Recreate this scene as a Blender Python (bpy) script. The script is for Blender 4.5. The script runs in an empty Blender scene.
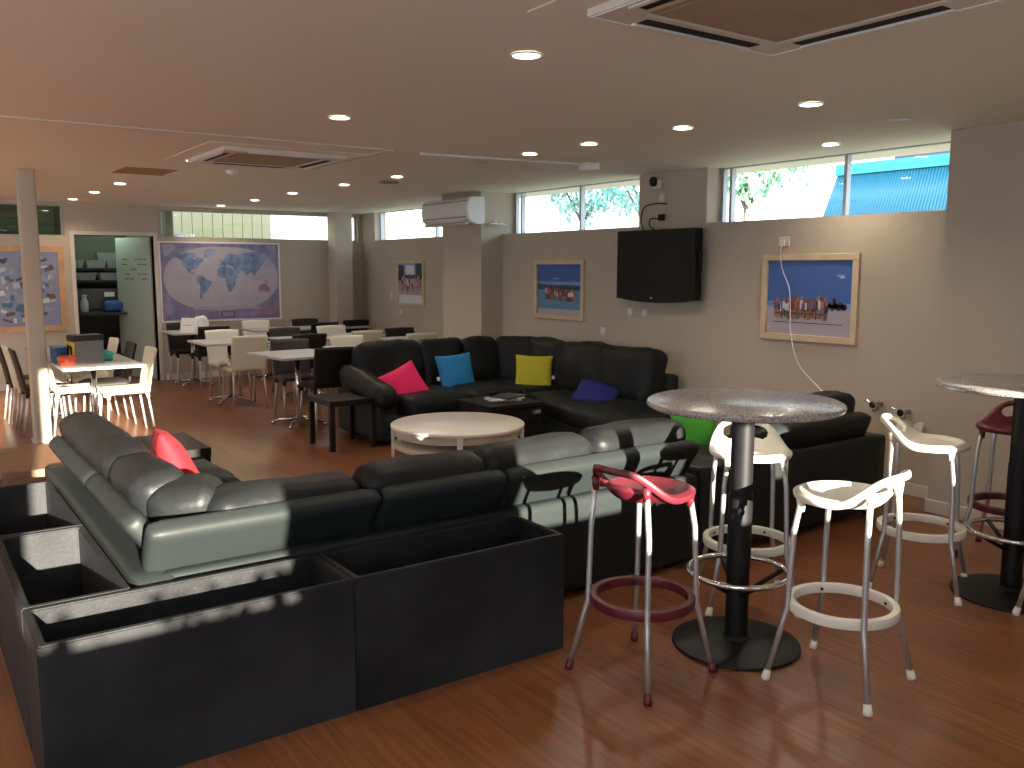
import bpy, bmesh, math, random
from mathutils import Vector, Matrix, noise, Euler
PI=math.pi; S=bpy.context.scene; C=S.collection
# ------------------------------------------------------------------ materials
def mat(name,col,rough=.5,metal=0,spec=.5,bump=0,bscale=30,var=0,vscale=4,col2=None,emit=None,es=0,coat=0):
    m=bpy.data.materials.new(name); m.use_nodes=True; n=m.node_tree.nodes; l=m.node_tree.links
    p=n['Principled BSDF']; p.inputs['Base Color'].default_value=(*col,1); p.inputs['Roughness'].default_value=rough
    p.inputs['Metallic'].default_value=metal; p.inputs['Specular IOR Level'].default_value=spec
    p.inputs['Coat Weight'].default_value=coat
    tc=n.new('ShaderNodeTexCoord')
    if var or col2:
        t=n.new('ShaderNodeTexNoise'); t.inputs['Scale'].default_value=vscale; t.inputs['Detail'].default_value=6
        l.new(tc.outputs['Object'],t.inputs['Vector'])
        r=n.new('ShaderNodeValToRGB'); r.color_ramp.elements[0].position=.35; r.color_ramp.elements[1].position=.68
        a=tuple(c*(1-var) for c in col); b=col2 if col2 else tuple(min(1,c*(1+var)) for c in col)
        r.color_ramp.elements[0].color=(*a,1); r.color_ramp.elements[1].color=(*b,1)
        l.new(t.outputs['Fac'],r.inputs['Fac']); l.new(r.outputs['Color'],p.inputs['Base Color'])
    if bump:
        t2=n.new('ShaderNodeTexNoise'); t2.inputs['Scale'].default_value=bscale; t2.inputs['Detail'].default_value=4
        l.new(tc.outputs['Object'],t2.inputs['Vector'])
        b=n.new('ShaderNodeBump'); b.inputs['Strength'].default_value=bump; b.inputs['Distance'].default_value=.01
        l.new(t2.outputs['Fac'],b.inputs['Height']); l.new(b.outputs['Normal'],p.inputs['Normal'])
    if emit: p.inputs['Emission Color'].default_value=(*emit,1); p.inputs['Emission Strength'].default_value=es
    return m
def s2l(*c): return tuple(((x/255)/12.92 if x/255<=.04045 else ((x/255+.055)/1.055)**2.4) for x in c)
M={}
M['wall']=mat('wall_paint',(.50,.43,.335),.75,bump=.05,bscale=120,var=.02)
M['ceil']=mat('ceiling_paint',(.86,.83,.70),.8,var=.01,vscale=1)
M['trim']=mat('trim_paint',(.66,.60,.52),.5)
M['white']=mat('white_plastic',(.78,.75,.66),.38,bump=.02)
M['whitepaint']=mat('white_paint',(.78,.77,.74),.35)
M['cream']=mat('cream_plastic',(.74,.70,.54),.4)
M['stoolwhite']=mat('ivory_stool_plastic',(.80,.77,.66),.36)
M['stoolred']=mat('maroon_stool_plastic',(.11,.012,.020),.38)
M['darkchair']=mat('dark_brown_plastic',(.018,.014,.012),.45,spec=.3)
M['greychair']=mat('charcoal_plastic',(.045,.040,.042),.45,spec=.3)
M['alu']=mat('brushed_aluminium',(.58,.58,.57),.42,metal=.75)
M['chrome']=mat('chrome',(.78,.78,.78),.12,metal=1)
M['blackmetal']=mat('black_powder_coat',(.007,.007,.008),.5,spec=.3)
M['leather']=mat('black_leather',(.011,.0125,.0135),.46,spec=.22,bump=.2,bscale=55,var=.15,vscale=3)
M['leatherback']=mat('black_vinyl',(.018,.0225,.0225),.48,spec=.2,bump=.06,bscale=90)
M['wood']=mat('pine_frame',(.55,.33,.16),.5,var=.15,vscale=8)
M['palewood']=mat('pale_wood_frame',(.66,.52,.34),.5,var=.1,vscale=8)
M['blacktbl']=mat('black_brown_laminate',(.012,.0105,.010),.45,spec=.25)
M['brown']=mat('brown_laminate',(.22,.12,.065),.5,var=.15,vscale=12)
M['tabletop']=mat('grey_white_laminate',(.45,.43,.43),.3)
M['coffee']=mat('white_birch_laminate',(.70,.66,.62),.3)
M['creamedge']=mat('cream_bentwood',(.62,.55,.40),.42)
M['black']=mat('black_gloss_plastic',(.006,.006,.007),.35,spec=.25)
M['screen']=mat('television_screen',(.004,.004,.005),.3,spec=.25)
M['alframe']=mat('window_frame_grey',(.42,.43,.44),.4,metal=.4)
M['grille']=mat('dusty_grille',(.42,.31,.20),.7,var=.06)
M['paper']=mat('white_paper',(.85,.84,.82),.7)
M['ink']=mat('grey_ink',(.12,.12,.12),.7)
M['brass']=mat('tarnished_chrome',(.42,.38,.32),.28,metal=1)
M['dark']=mat('dark_void',(.01,.01,.01),.8)
def simple(n,c,r=.7): M[n]=mat(n,c,r); return M[n]
simple('pink',(.85,.02,.14)); simple('blue',(.02,.24,.56)); simple('yellow',(.50,.46,.03)); simple('navy',(.008,.012,.16)); simple('green',(.04,.30,.02)); simple('red',(.42,.008,.016))
for k in ('pink','blue','yellow','navy','green','red'):
    M[k]=mat('cushion_'+k,tuple(M[k].node_tree.nodes['Principled BSDF'].inputs['Base Color'].default_value)[:3],.85,bump=.15,bscale=300,var=.06,vscale=6)
# planter : worn charcoal concrete
def planter_mat():
    m=mat('charcoal_concrete',(.009,.0095,.011),.6,spec=.3,bump=.12,bscale=60,col2=(.026,.027,.030),vscale=3.0)
    n=m.node_tree.nodes; l=m.node_tree.links; p=n['Principled BSDF']
    t=n.new('ShaderNodeTexNoise'); t.inputs['Scale'].default_value=130; t.inputs['Detail'].default_value=3
    tc=n.new('ShaderNodeTexCoord'); l.new(tc.outputs['Object'],t.inputs['Vector'])
    r=n.new('ShaderNodeValToRGB'); r.color_ramp.elements[0].position=.66; r.color_ramp.elements[1].position=.8
    mx=n.new('ShaderNodeMix'); mx.data_type='RGBA'
    src=p.inputs['Base Color'].links[0].from_socket
    l.new(t.outputs['Fac'],r.inputs['Fac']); l.new(r.outputs['Color'],mx.inputs[0]); l.new(src,mx.inputs[6]); mx.inputs[7].default_value=(.07,.07,.07,1)
    l.new(mx.outputs[2],p.inputs['Base Color']); return m
M['planter']=planter_mat()
# speckled stone laminate
def speck():
    m=mat('speckled_laminate',(.42,.38,.36),.24); n=m.node_tree.nodes; l=m.node_tree.links; p=n['Principled BSDF']
    tc=n.new('ShaderNodeTexCoord'); v=n.new('ShaderNodeTexVoronoi'); v.inputs['Scale'].default_value=260
    l.new(tc.outputs['Object'],v.inputs['Vector']); r=n.new('ShaderNodeValToRGB')
    e=r.color_ramp.elements; e[0].color=(.15,.12,.10,1); e[1].color=(.40,.38,.38,1); e[0].position=.15; e[1].position=.5
    x=e.new(.32); x.color=(.30,.25,.21,1)
    sp=n.new('ShaderNodeSeparateColor'); l.new(v.outputs['Color'],sp.inputs['Color']); l.new(sp.outputs['Red'],r.inputs['Fac']); l.new(r.outputs['Color'],p.inputs['Base Color']); return m
M['speck']=speck()
# floor: reddish vinyl planks running along Y
def floor_mat():
    m=mat('red_brown_vinyl_planks',(.2,.07,.03),.3); n=m.node_tree.nodes; l=m.node_tree.links; p=n['Principled BSDF']
    tc=n.new('ShaderNodeTexCoord'); mp=n.new('ShaderNodeMapping'); mp.inputs['Rotation'].default_value=(0,0,PI/2)
    l.new(tc.outputs['Object'],mp.inputs['Vector'])
    b=n.new('ShaderNodeTexBrick'); b.inputs['Scale'].default_value=1; b.inputs['Brick Width'].default_value=1.2; b.inputs['Row Height'].default_value=.13
    b.inputs['Mortar Size'].default_value=.0012; b.inputs['Color1'].default_value=(.215,.082,.034,1); b.inputs['Color2'].default_value=(.27,.110,.048,1); b.inputs['Mortar'].default_value=(.13,.052,.027,1)
    b.offset=.37; l.new(mp.outputs['Vector'],b.inputs['Vector'])
    mp2=n.new('ShaderNodeMapping'); mp2.inputs['Scale'].default_value=(26,1.6,1); l.new(tc.outputs['Object'],mp2.inputs['Vector'])
    t=n.new('ShaderNodeTexNoise'); t.inputs['Scale'].default_value=1.6; t.inputs['Detail'].default_value=7; t.inputs['Distortion'].default_value=.6; l.new(mp2.outputs['Vector'],t.inputs['Vector'])
    r=n.new('ShaderNodeValToRGB'); r.color_ramp.elements[0].color=(.62,.62,.62,1); r.color_ramp.elements[1].color=(1.15,1.12,1.1,1); r.color_ramp.elements[0].position=.3; r.color_ramp.elements[1].position=.7
    l.new(t.outputs['Fac'],r.inputs['Fac'])
    mx=n.new('ShaderNodeMix'); mx.data_type='RGBA'; mx.blend_type='MULTIPLY'; mx.inputs[0].default_value=1
    l.new(b.outputs['Color'],mx.inputs[6]); l.new(r.outputs['Color'],mx.inputs[7]); l.new(mx.outputs[2],p.inputs['Base Color'])
    t3=n.new('ShaderNodeTexNoise'); t3.inputs['Scale'].default_value=1.5; t3.inputs['Detail'].default_value=4; l.new(tc.outputs['Object'],t3.inputs['Vector'])
    mr=n.new('ShaderNodeMapRange'); mr.inputs['To Min'].default_value=.27; mr.inputs['To Max'].default_value=.31; l.new(t3.outputs['Fac'],mr.inputs['Value']); l.new(mr.outputs['Result'],p.inputs['Roughness'])
    p.inputs['Specular IOR Level'].default_value=.4
    return m
M['floor']=floor_mat()
def glass(name,tint=(1,1,1),fac=.07):
    m=bpy.data.materials.new(name); m.use_nodes=True; n=m.node_tree.nodes; l=m.node_tree.links; n.clear()
    o=n.new('ShaderNodeOutputMaterial'); t=n.new('ShaderNodeBsdfTransparent'); t.inputs['Color'].default_value=(*tint,1)
    g=n.new('ShaderNodeBsdfGlossy'); g.inputs['Roughness'].default_value=.02; x=n.new('ShaderNodeMixShader'); x.inputs[0].default_value=fac
    l.new(t.outputs[0],x.inputs[1]); l.new(g.outputs[0],x.inputs[2]); l.new(x.outputs[0],o.inputs[0]); return m
M['glass']=glass('window_glass'); M['greenglass']=glass('green_tinted_glass',(.55,.7,.58),.10)
M['lamp']=mat('lit_diffuser',(1,1,1),.5,emit=(1,.93,.84),es=14)
# ------------------------------------------------------------------ mesh helpers
def obj(name,bm,m,parent=None,smooth=False,loc=None,rot=None,mats=None,auto=None):
    me=bpy.data.meshes.new(name); bm.normal_update(); bm.to_mesh(me); bm.free()
    o=bpy.data.objects.new(name,me); C.objects.link(o)
    for x in (mats or [m]): me.materials.append(x)
    if smooth or auto:
        for p in me.polygons: p.use_smooth=True
    if auto:
        md=o.modifiers.new('edge','EDGE_SPLIT'); md.split_angle=math.radians(auto)
    if parent: o.parent=parent
    if loc: o.location=loc
    if rot: o.rotation_euler=rot
    return o
def thing(name,label,cat,loc=(0,0,0),rz=0,group=None):
    o=bpy.data.objects.new(name,None); C.objects.link(o); o.empty_display_size=.1
    o.location=loc; o.rotation_euler=(0,0,rz); o['label']=label; o['category']=cat
    if group: o['group']=group
    return o
def tag(o,label,cat,group=None):
    o['label']=label; o['category']=cat
    if group: o['group']=group
    return o
def struct(name,bm,m,parent=None,**k):
    o=obj(name,bm,m,parent,**k)
    if not parent: o['kind']='structure'
    return o
def dup(root,loc,rz,label,group=None):
    r=root.copy(); C.objects.link(r); r.location=loc; r.rotation_euler=(0,0,rz); r['label']=label
    if group: r['group']=group
    for ch in list(root.children):
        c=ch.copy(); C.objects.link(c); c.parent=r
        for g in list(ch.children):
            d=g.copy(); C.objects.link(d); d.parent=c
    return r
def B(): return bmesh.new()
def box(bm,x0,x1,y0,y1,z0,z1,bev=0,seg=2,rot=None,mi=0):
    g=bmesh.ops.create_cube(bm,size=1); vs=g['verts']
    for v in vs: v.co=Vector(((v.co.x+.5)*(x1-x0)+x0,(v.co.y+.5)*(y1-y0)+y0,(v.co.z+.5)*(z1-z0)+z0))
    fs=set(f for v in vs for f in v.link_faces)
    for f in fs: f.material_index=mi
    if bev:
        es=list(set(e for v in vs for e in v.link_edges))
        r=bmesh.ops.bevel(bm,geom=es,offset=bev,segments=seg,profile=.5,affect='EDGES')
        vs=list(set(v for f in r['faces'] for v in f.verts)|set(v for v in vs if v.is_valid))
        for f in r['faces']: f.material_index=mi
    if rot:
        Mx,c=rot
        for v in vs: v.co=Mx@(v.co-Vector(c))+Vector(c)
    return vs
def prism(bm,pts,axis,a,b,mi=0):
    # pts 2-D polygon in the other two axes (order: x,y / x,z / y,z), extruded from a to b along axis
    def P(p,t):
        if axis=='z': return (p[0],p[1],t)
        if axis=='y': return (p[0],t,p[1])
        return (t,p[0],p[1])
    v0=[bm.verts.new(P(p,a)) for p in pts]; v1=[bm.verts.new(P(p,b)) for p in pts]; n=len(pts); fs=[]
    fs.append(bm.faces.new(v0)); fs.append(bm.faces.new(v1[::-1]))
    for i in range(n): fs.append(bm.faces.new((v0[i],v0[(i+1)%n],v1[(i+1)%n],v1[i])))
    for f in fs: f.material_index=mi
    bmesh.ops.recalc_face_normals(bm,faces=fs)
    return v0+v1
def tube(bm,pts,r,seg=10,closed=False,caps=True,mi=0,rs=None):
    pts=[Vector(p) for p in pts]; n=len(pts); rings=[]; up=None
    for i,p in enumerate(pts):
        a=pts[i-1] if (i>0 or closed) else p; b=pts[(i+1)%n] if (i<n-1 or closed) else p
        d=(b-a).normalized()
        if up is None:
            up=Vector((0,0,1)) if abs(d.z)<.9 else Vector((1,0,0))
        s=d.cross(up).normalized(); up2=s.cross(d).normalized(); up=up2
        rr=rs[i] if rs else r
        rings.append([bm.verts.new(p+(s*math.cos(2*PI*k/seg)+up2*math.sin(2*PI*k/seg))*rr) for k in range(seg)])
    m=n if closed else n-1
    for i in range(m):
        A=rings[i]; Bq=rings[(i+1)%n]
        for k in range(seg):
            f=bm.faces.new((A[k],A[(k+1)%seg],Bq[(k+1)%seg],Bq[k])); f.material_index=mi
    if caps and not closed:
        bm.faces.new(rings[0][::-1]).material_index=mi; bm.faces.new(rings[-1]).material_index=mi
    bmesh.ops.recalc_face_normals(bm,faces=bm.faces)
def lathe(bm,prof,seg=40,c=(0,0),mi=0):
    rings=[]
    for r,z in prof:
        if r<1e-5: rings.append([bm.verts.new((c[0],c[1],z))])
        else: rings.append([bm.verts.new((c[0]+r*math.cos(2*PI*k/seg),c[1]+r*math.sin(2*PI*k/seg),z)) for k in range(seg)])
    for i in range(len(rings)-1):
        A,Q=rings[i],rings[i+1]
        for k in range(seg):
            k2=(k+1)%seg
            if len(A)==1 and len(Q)==1: continue
            if len(A)==1: f=bm.faces.new((A[0],Q[k],Q[k2]))
            elif len(Q)==1: f=bm.faces.new((A[k],A[k2],Q[0]))
            else: f=bm.faces.new((A[k],A[k2],Q[k2],Q[k]))
            f.material_index=mi
    bmesh.ops.recalc_face_normals(bm,faces=bm.faces)
def smoothstep(a,b,x):
    t=max(0,min(1,(x-a)/(b-a))); return t*t*(3-2*t)
def soft(bm,c,s,r=.05,puff=.0,n=14,wr=.0,wf=6,seed=0,rot=None,shape=None):
    """rounded, puffed and wrinkled cushion block; c centre, s full size"""
    h=Vector(s)/2; r=min(r,*[x*.98 for x in h]); c=Vector(c); cache={}
    sets=[]
    for ax in range(3):
        for sg in (-1,1):
            for i in range(n):
                for j in range(n):
                    q=[]
                    for (a,b) in ((i,j),(i+1,j),(i+1,j+1),(i,j+1)):
                        p=[0,0,0]; p[ax]=sg; p[(ax+1)%3]=2*a/n-1; p[(ax+2)%3]=2*b/n-1
                        q.append(tuple(round(x,5) for x in p))
                    if sg<0: q.reverse()
                    sets.append(q)
    Rm=rot.to_matrix() if rot is not None else None
    def V(p):
        if p in cache: return cache[p]
        # spread samples towards the edges so that rounding is well resolved
        w=Vector([math.copysign(abs(x)**.8,x) if abs(x)<1 else x for x in p]); w=Vector([w[i]*h[i] for i in range(3)])
        cl=Vector([max(-(h[i]-r),min(h[i]-r,w[i])) for i in range(3)]); d=w-cl
        q=cl+(d.normalized()*r if d.length>1e-6 else Vector((0,0,0)))
        u=[q[i]/h[i] for i in range(3)]
        if puff:
            bl=[(1-u[1]**2)*(1-u[2]**2),(1-u[0]**2)*(1-u[2]**2),(1-u[0]**2)*(1-u[1]**2)]
            q=q+Vector([u[i]*max(0,bl[i])*puff for i in range(3)])
        if wr:
            nn=Vector(u).normalized()
            k=Vector((q.x*wf,q.y*wf,q.z*wf))+Vector((seed*3.1,seed*1.7,seed*5.3))
            a=noise.noise(k)+.5*abs(noise.noise(k*2.3)); q=q+nn*a*wr
        if shape: q=shape(q,u)
        if Rm: q=Rm@q
        cache[p]=bm.verts.new(q+c); return cache[p]
    for q in sets:
        bm.faces.new([V(p) for p in q])
def pillow_bm(w=.42,t=.13,n=16,seed=0):
    bm=B(); g=[[[None]*(n+1) for _ in range(n+1)] for _ in range(2)]
    for i in range(n+1):
        for j in range(n+1):
            u=2*i/n-1; v=2*j/n-1
            th=t/2*((1-abs(u)**2.6)*(1-abs(v)**2.6))**.55 if abs(u)<1 and abs(v)<1 else 0
            pin=1-.07*(1-v*v)*abs(u)**3; pin2=1-.07*(1-u*u)*abs(v)**3
            x=u*w/2*pin; z=v*w/2*pin2
            wob=noise.noise(Vector((x*7+seed,z*7,seed)))*.012
            for s in range(2):
                if s==1 and th==0: g[1][i][j]=g[0][i][j]; continue
                g[s][i][j]=bm.verts.new((x,(1 if s==0 else -1)*th+wob*(1 if th else .4),z))
    for s in range(2):
        for i in range(n):
            for j in range(n):
                q=[g[s][i][j],g[s][i+1][j],g[s][i+1][j+1],g[s][i][j+1]]
                bm.faces.new(q)
    bmesh.ops.recalc_face_normals(bm,faces=bm.faces); return bm
# ------------------------------------------------------------------ camera (pitch 7.44 deg down, yaw 35.05 deg right of +Y)
fpx=880.86; pitch=.129849; roll=-.0016252; yaw=.611787
fw=Vector((math.sin(yaw)*math.cos(pitch),math.cos(yaw)*math.cos(pitch),-math.sin(pitch))); rt=Vector((math.cos(yaw),-math.sin(yaw),0)); dn=fw.cross(rt)
r2=rt*math.cos(roll)+dn*math.sin(roll); d2=-rt*math.sin(roll)+dn*math.cos(roll)
cam=bpy.data.cameras.new('camera'); co=bpy.data.objects.new('camera',cam); C.objects.link(co); S.camera=co
cam.sensor_width=36; cam.lens=36*fpx/1024; cam.clip_start=.05; cam.clip_end=300
mw=Matrix(((r2.x,-d2.x,-fw.x,0),(r2.y,-d2.y,-fw.y,0),(r2.z,-d2.z,-fw.z,1.6),(0,0,0,1))); co.matrix_world=mw
S.view_settings.view_transform='Standard'; S.view_settings.look='None'; S.view_settings.gamma=1; S.view_settings.exposure=0; S.view_settings.use_curve_mapping=False
# ------------------------------------------------------------------ light
SUN=42; SKY=4.5; DOWN=2.6
w=bpy.data.worlds.new('daylight'); S.world=w; w.use_nodes=True; wn=w.node_tree.nodes; bg=wn['Background']; bg.inputs[0].default_value=(.70,.84,1,1); bg.inputs[1].default_value=SKY
sd=bpy.data.lights.new('sun','SUN'); sd.energy=SUN; sd.angle=.009; sd.color=(1,.90,.74); so=bpy.data.objects.new('sun',sd); C.objects.link(so)
AZ=.14; EL=math.radians(10); v=Vector((AZ,1,0)).normalized()*math.cos(EL)+Vector((0,0,-math.sin(EL)))
so.rotation_euler=v.to_track_quat('-Z','Y').to_euler(); so.location=(0,-6,4)
# ------------------------------------------------------------------ room shell
H=2.475; YB=13.2; XL=-4.5; YF=-.7; XR=5.86; XR2=6.3
bm=B(); box(bm,XL-.2,XR2+.2,YF-.2,16.2,-.12,0); struct('floor',bm,M['floor'])
bm=B(); box(bm,XL-.2,XR2+.2,YF-.2,YB+.15,H,H+.55); struct('ceiling',bm,M['ceil'])
# right wall (near part, x=5.86, windows above z=2.0), return and far part
bm=B()
box(bm,XR,XR+.24,3.0,8.56,0,2.0); box(bm,XR,XR+.24,5.41,6.26,2.0,H)
box(bm,XR,XR+.24,YF,3.0,0,H)
struct('wall_right',bm,M['wall'])
bm=B(); box(bm,XR2,XR2+.2,9.4,YB+.15,0,2.04); box(bm,XR2,XR2+.2,12.75,YB+.15,2.04,H); struct('wall_right_far',bm,M['wall'])
bm=B(); box(bm,5.55,XR-.001,YF,3.09,0,H-.001); struct('wall_pier_right',bm,M['wall'])
bm=B(); box(bm,5.57,6.10,8.56,9.42,0,H-.001); box(bm,6.101,6.5,9.36,9.42,0,H-.001); struct('wall_column',bm,M['wall'])
bm=B(); box(bm,5.70,5.985,12.9,YB-.001,0,H-.001); struct('wall_column_back',bm,M['wall'])
# back wall y=13.2
bm=B(); T=YB+.15
box(bm,XL,1.95,YB,T,0,2.03); box(bm,XL,-.6,YB,T,2.03,H); box(bm,-.6,1.95,YB,T,2.43,H)
box(bm,1.95,2.06,YB,T,0,H); box(bm,2.06,3.08,YB,T,2.05,H); box(bm,3.08,3.16,YB,T,0,H)
box(bm,3.16,XR2,YB,T,0,2.04); box(bm,3.16,6.22,YB,T,2.42,H); box(bm,6.22,XR2,YB,T,2.04,H)
struct('wall_back',bm,M['wall'])
# wall behind the camera, with the low winter sun coming in through its windows
bm=B(); SZ=1.09; HZ=2.42
for a,b in ((XL,-3.6),(-1.0,-.92),(-.62,-.33),(.66,1.72),(2.86,3.52),(3.74,XR)): box(bm,a,b,YF-.15,YF,SZ,HZ)
box(bm,3.52,3.74,YF-.15,YF,1.60,HZ)
box(bm,1.72,2.86,YF-.15,YF,1.535,HZ)
box(bm,XL,-3.6,YF-.15,YF,0,SZ); box(bm,-1.0,XR,YF-.15,YF,0,SZ); box(bm,XL,XR,YF-.15,YF,HZ,H); struct('wall_front',bm,M['wall'])
bm=B(); box(bm,XL-.15,XL,YF,.3,0,H); box(bm,XL-.15,XL,12.4,YB,0,H); box(bm,XL-.15,XL,.3,12.4,0,1.5); box(bm,XL-.15,XL,.3,12.4,2.35,H)
for y in (3.2,6.2,9.2): box(bm,XL-.15,XL,y-.12,y+.12,1.5,2.35)
struct('wall_left',bm,M['wall'])
# windows
def window(n,ax,pl,a,b,z0,z1,mull,gl='glass',label=None):
    bm=B(); t=.028
    def bar(p,q,r,s):
        if ax=='x': box(bm,pl-.025,pl+.025,p,q,r,s)
        else: box(bm,p,q,pl-.025,pl+.025,r,s)
    bar(a,b,z0,z0+t*.4); bar(a,b,z1-t*.35,z1); bar(a,a+t,z0+t*.4,z1-t*.35); bar(b-t,b,z0+t*.4,z1-t*.35)
    for m_ in mull: bar(m_-t/2,m_+t/2,z0+t*.4,z1-t*.35)
    f=struct('window_%d'%n,bm,M['alframe'])
    bm=B(); 
    if ax=='x': box(bm,pl-.004,pl+.004,a,b,z0,z1)
    else: box(bm,a,b,pl-.004,pl+.004,z0,z1)
    obj('pane',bm,M[gl],f); return f
window(1,'x',6.06,3.0,5.41,2.0,H,(4.17,5.3))
window(2,'x',6.06,6.26,8.55,2.0,H,(7.35,8.42))
window(3,'x',6.42,9.42,12.75,2.04,H,(11.0,))
window(4,'y',YB+.08,3.16,6.22,2.04,2.42,(3.24,6.0))
window(5,'y',YB+.08,-.6,1.95,2.03,2.43,(.7,),gl='greenglass')
window(6,'y',YF-.08,-3.6,-1.0,0.02,HZ,(-2.3,)); window(7,'y',YF-.08,-.33,.66,SZ,HZ,()); window(14,'y',YF-.08,-.92,-.62,SZ,HZ,()); window(8,'y',YF-.08,1.72,2.86,SZ,1.535,()); window(9,'y',YF-.08,3.52,3.74,SZ,1.60,())
for i,(a,b) in enumerate(((.3,3.08),(3.32,6.08),(6.32,9.08),(9.32,12.4))): window(10+i,'x',XL-.08,a,b,1.5,2.35,((a+b)/2,))
# skirting boards
def skirt(name,x0,x1,y0,y1):
    bm=B(); box(bm,x0,x1,y0,y1,0,.09,bev=.004,seg=1); struct(name,bm,M['trim'])
skirt('baseboard_right',XR-.014,XR,3.1,8.54); skirt('baseboard_pier',5.536,5.55,YF,3.104); skirt('baseboard_back',3.16,5.69,YB-.014,YB); skirt('baseboard_back_left',XL,1.99,YB-.014,YB)
skirt('baseboard_right_far',XR2-.014,XR2,9.44,YB-.015); skirt('baseboard_column',5.556,5.57,8.56,9.42); skirt('baseboard_left',XL,XL+.014,YF,YB)
# ceiling joint trims
bm=B(); box(bm,XL,3.12,5.98,6.01,H-.012,H); struct('trim_1',bm,M['trim'])
bm=B(); box(bm,3.09,3.12,6.01,7.5,H-.008,H); struct('trim_2',bm,M['trim'])
# round-cornered square steel post
def rrect(x0,x1,y0,y1,r,k=4):
    P=[]
    for cx,cy,a in ((x1-r,y1-r,0),(x0+r,y1-r,PI/2),(x0+r,y0+r,PI),(x1-r,y0+r,1.5*PI)):
        for i in range(k+1):
            t=a+PI/2*i/k; P.append((cx+r*math.cos(t),cy+r*math.sin(t)))
    return P
t=thing('support_post','cream painted square ceiling post left of the sofas','post',(0,0,0))
bm=B(); prism(bm,rrect(.985,1.13,9.04,9.19,.02),'z',.03,H-.002); obj('shaft',bm,M['wall'],t,auto=35)
bm=B(); prism(bm,rrect(.972,1.143,9.027,9.203,.02),'z',0,.03); obj('foot_collar',bm,M['trim'],t)
# store room behind the door
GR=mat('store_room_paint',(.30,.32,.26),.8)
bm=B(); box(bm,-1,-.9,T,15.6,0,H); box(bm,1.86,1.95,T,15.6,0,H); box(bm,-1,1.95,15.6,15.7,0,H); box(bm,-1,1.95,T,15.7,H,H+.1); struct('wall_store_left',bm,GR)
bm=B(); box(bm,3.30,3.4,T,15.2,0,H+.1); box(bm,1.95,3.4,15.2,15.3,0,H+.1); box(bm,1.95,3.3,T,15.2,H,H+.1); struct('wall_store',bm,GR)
bm=B(); box(bm,2.01,2.06,YB-.02,T,0,2.10); box(bm,3.08,3.13,YB-.02,T,0,2.10); box(bm,2.06,3.08,YB-.02,T,2.05,2.10); struct('trim_3',bm,M['trim'])
# door leaf, folded inwards from the right jamb
dl=struct('door_1',(lambda b:(box(b,0,.86,-.02,.02,.01,2.04,bev=.003,seg=1),b)[1])(B()),mat('frosted_pale_door',(.46,.52,.46),.35),loc=(3.075,YB+.16,0),rot=(0,0,math.radians(110)))
bm=B(); tube(bm,[(.80,.02,1.0),(.80,.06,1.0),(.72,.065,1.0)],.012); obj('door_handle',bm,M['chrome'],dl)
bm=B(); random.seed(4)
for r_ in range(5):
    x=.10
    while x<.62:
        l_=random.uniform(.05,.14)
        if random.random()<.6: box(bm,x,x+l_,.0202,.022,1.72-.07*r_,1.735-.07*r_)
        x+=l_+.03
obj('scribbled_lines',bm,M['ink'],dl)
for nm,x,y,e,lab in (('store_fill_light',2.6,14.0,9,'fill light added to brighten the store room'),('store_fill_light',.6,14.4,9,'fill light added to brighten the green tinted room on the left')):  # added fill lamps that brighten the dark rooms behind the back wall
    t=thing(nm,lab,'ceiling light',(x,y,H-.001)); bm=B(); lathe(bm,[(0,-.05),(.09,-.045),(.13,-.02),(.13,0),(0,0)],24); obj('diffuser',bm,mat('green_white_diffuser',(.8,.85,.8),.4,emit=(.8,1,.85),es=1.2),t,smooth=True)
    ld=bpy.data.lights.new('lamp','POINT'); ld.energy=e; ld.shadow_soft_size=.1; ld.color=(.80,1,.84); lo=bpy.data.objects.new('lamp',ld); C.objects.link(lo); lo.parent=t; lo.location=(0,0,-.15)
# shelving unit in the store
sh=thing('storage_shelf','dark shelving unit inside the store room doorway','shelf',(0,0,0))
DK=mat('dark_grey_shelf',(.035,.036,.036),.6)
SX0,SX1=2.15,3.12; SY0,SY1=14.3,14.8
for z in (.02,.50,.96,1.39,1.57): bm=B(); box(bm,SX0,SX1,SY0,SY1,z,z+.03); obj('shelf_board',bm,DK,sh)
for x in (SX0,SX1-.03):
    bm=B(); box(bm,x-.0 if x>SX0 else x-.03,x+.03 if x>SX0 else x,SY0,SY1,0,1.72); obj('side_panel',bm,DK,sh)
bm=B(); box(bm,SX0-.03,SX1+.03,SY1,SY1+.02,0,1.72); obj('back_panel',bm,DK,sh)
BK=mat('pale_wire_basket',(.38,.42,.42),.6)
def basket():
    bm=B(); W,D,Hh,th=.138,.15,.112,.008
    a=[(-W*.84,-D*.84),(W*.84,-D*.84),(W*.84,D*.84),(-W*.84,D*.84)]; b=[(-W,-D),(W,-D),(W,D),(-W,D)]
    for i in range(4):
        j=(i+1)%4; A0=Vector((*a[i],0)); A1=Vector((*a[j],0)); B0=Vector((*b[i],Hh)); B1=Vector((*b[j],Hh))
        inn=lambda v,s:Vector((v.x*s,v.y*s,v.z))
        vs=[bm.verts.new(q) for q in (A0,A1,B1,B0,inn(A0,.93),inn(A1,.93),inn(B1,.93),inn(B0,.93))]
        for f in ((0,1,2,3),(7,6,5,4),(3,2,6,7),(0,4,5,1)): bm.faces.new([vs[k] for k in f])
        # woven ribs
        for k in range(1,7):
            s=k/7; P0=A0.lerp(A1,s); P1=B0.lerp(B1,s); tube(bm,[P0*1.01,P1*1.01],.004,4)
        for k in range(1,4):
            s=k/4; P0=A0.lerp(B0,s); P1=A1.lerp(B1,s); tube(bm,[P0*1.01,P1*1.01],.003,4)
    bm.faces.new([bm.verts.new((x,y,.004)) for x,y in a]); bmesh.ops.recalc_face_normals(bm,faces=bm.faces); return bm
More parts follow.
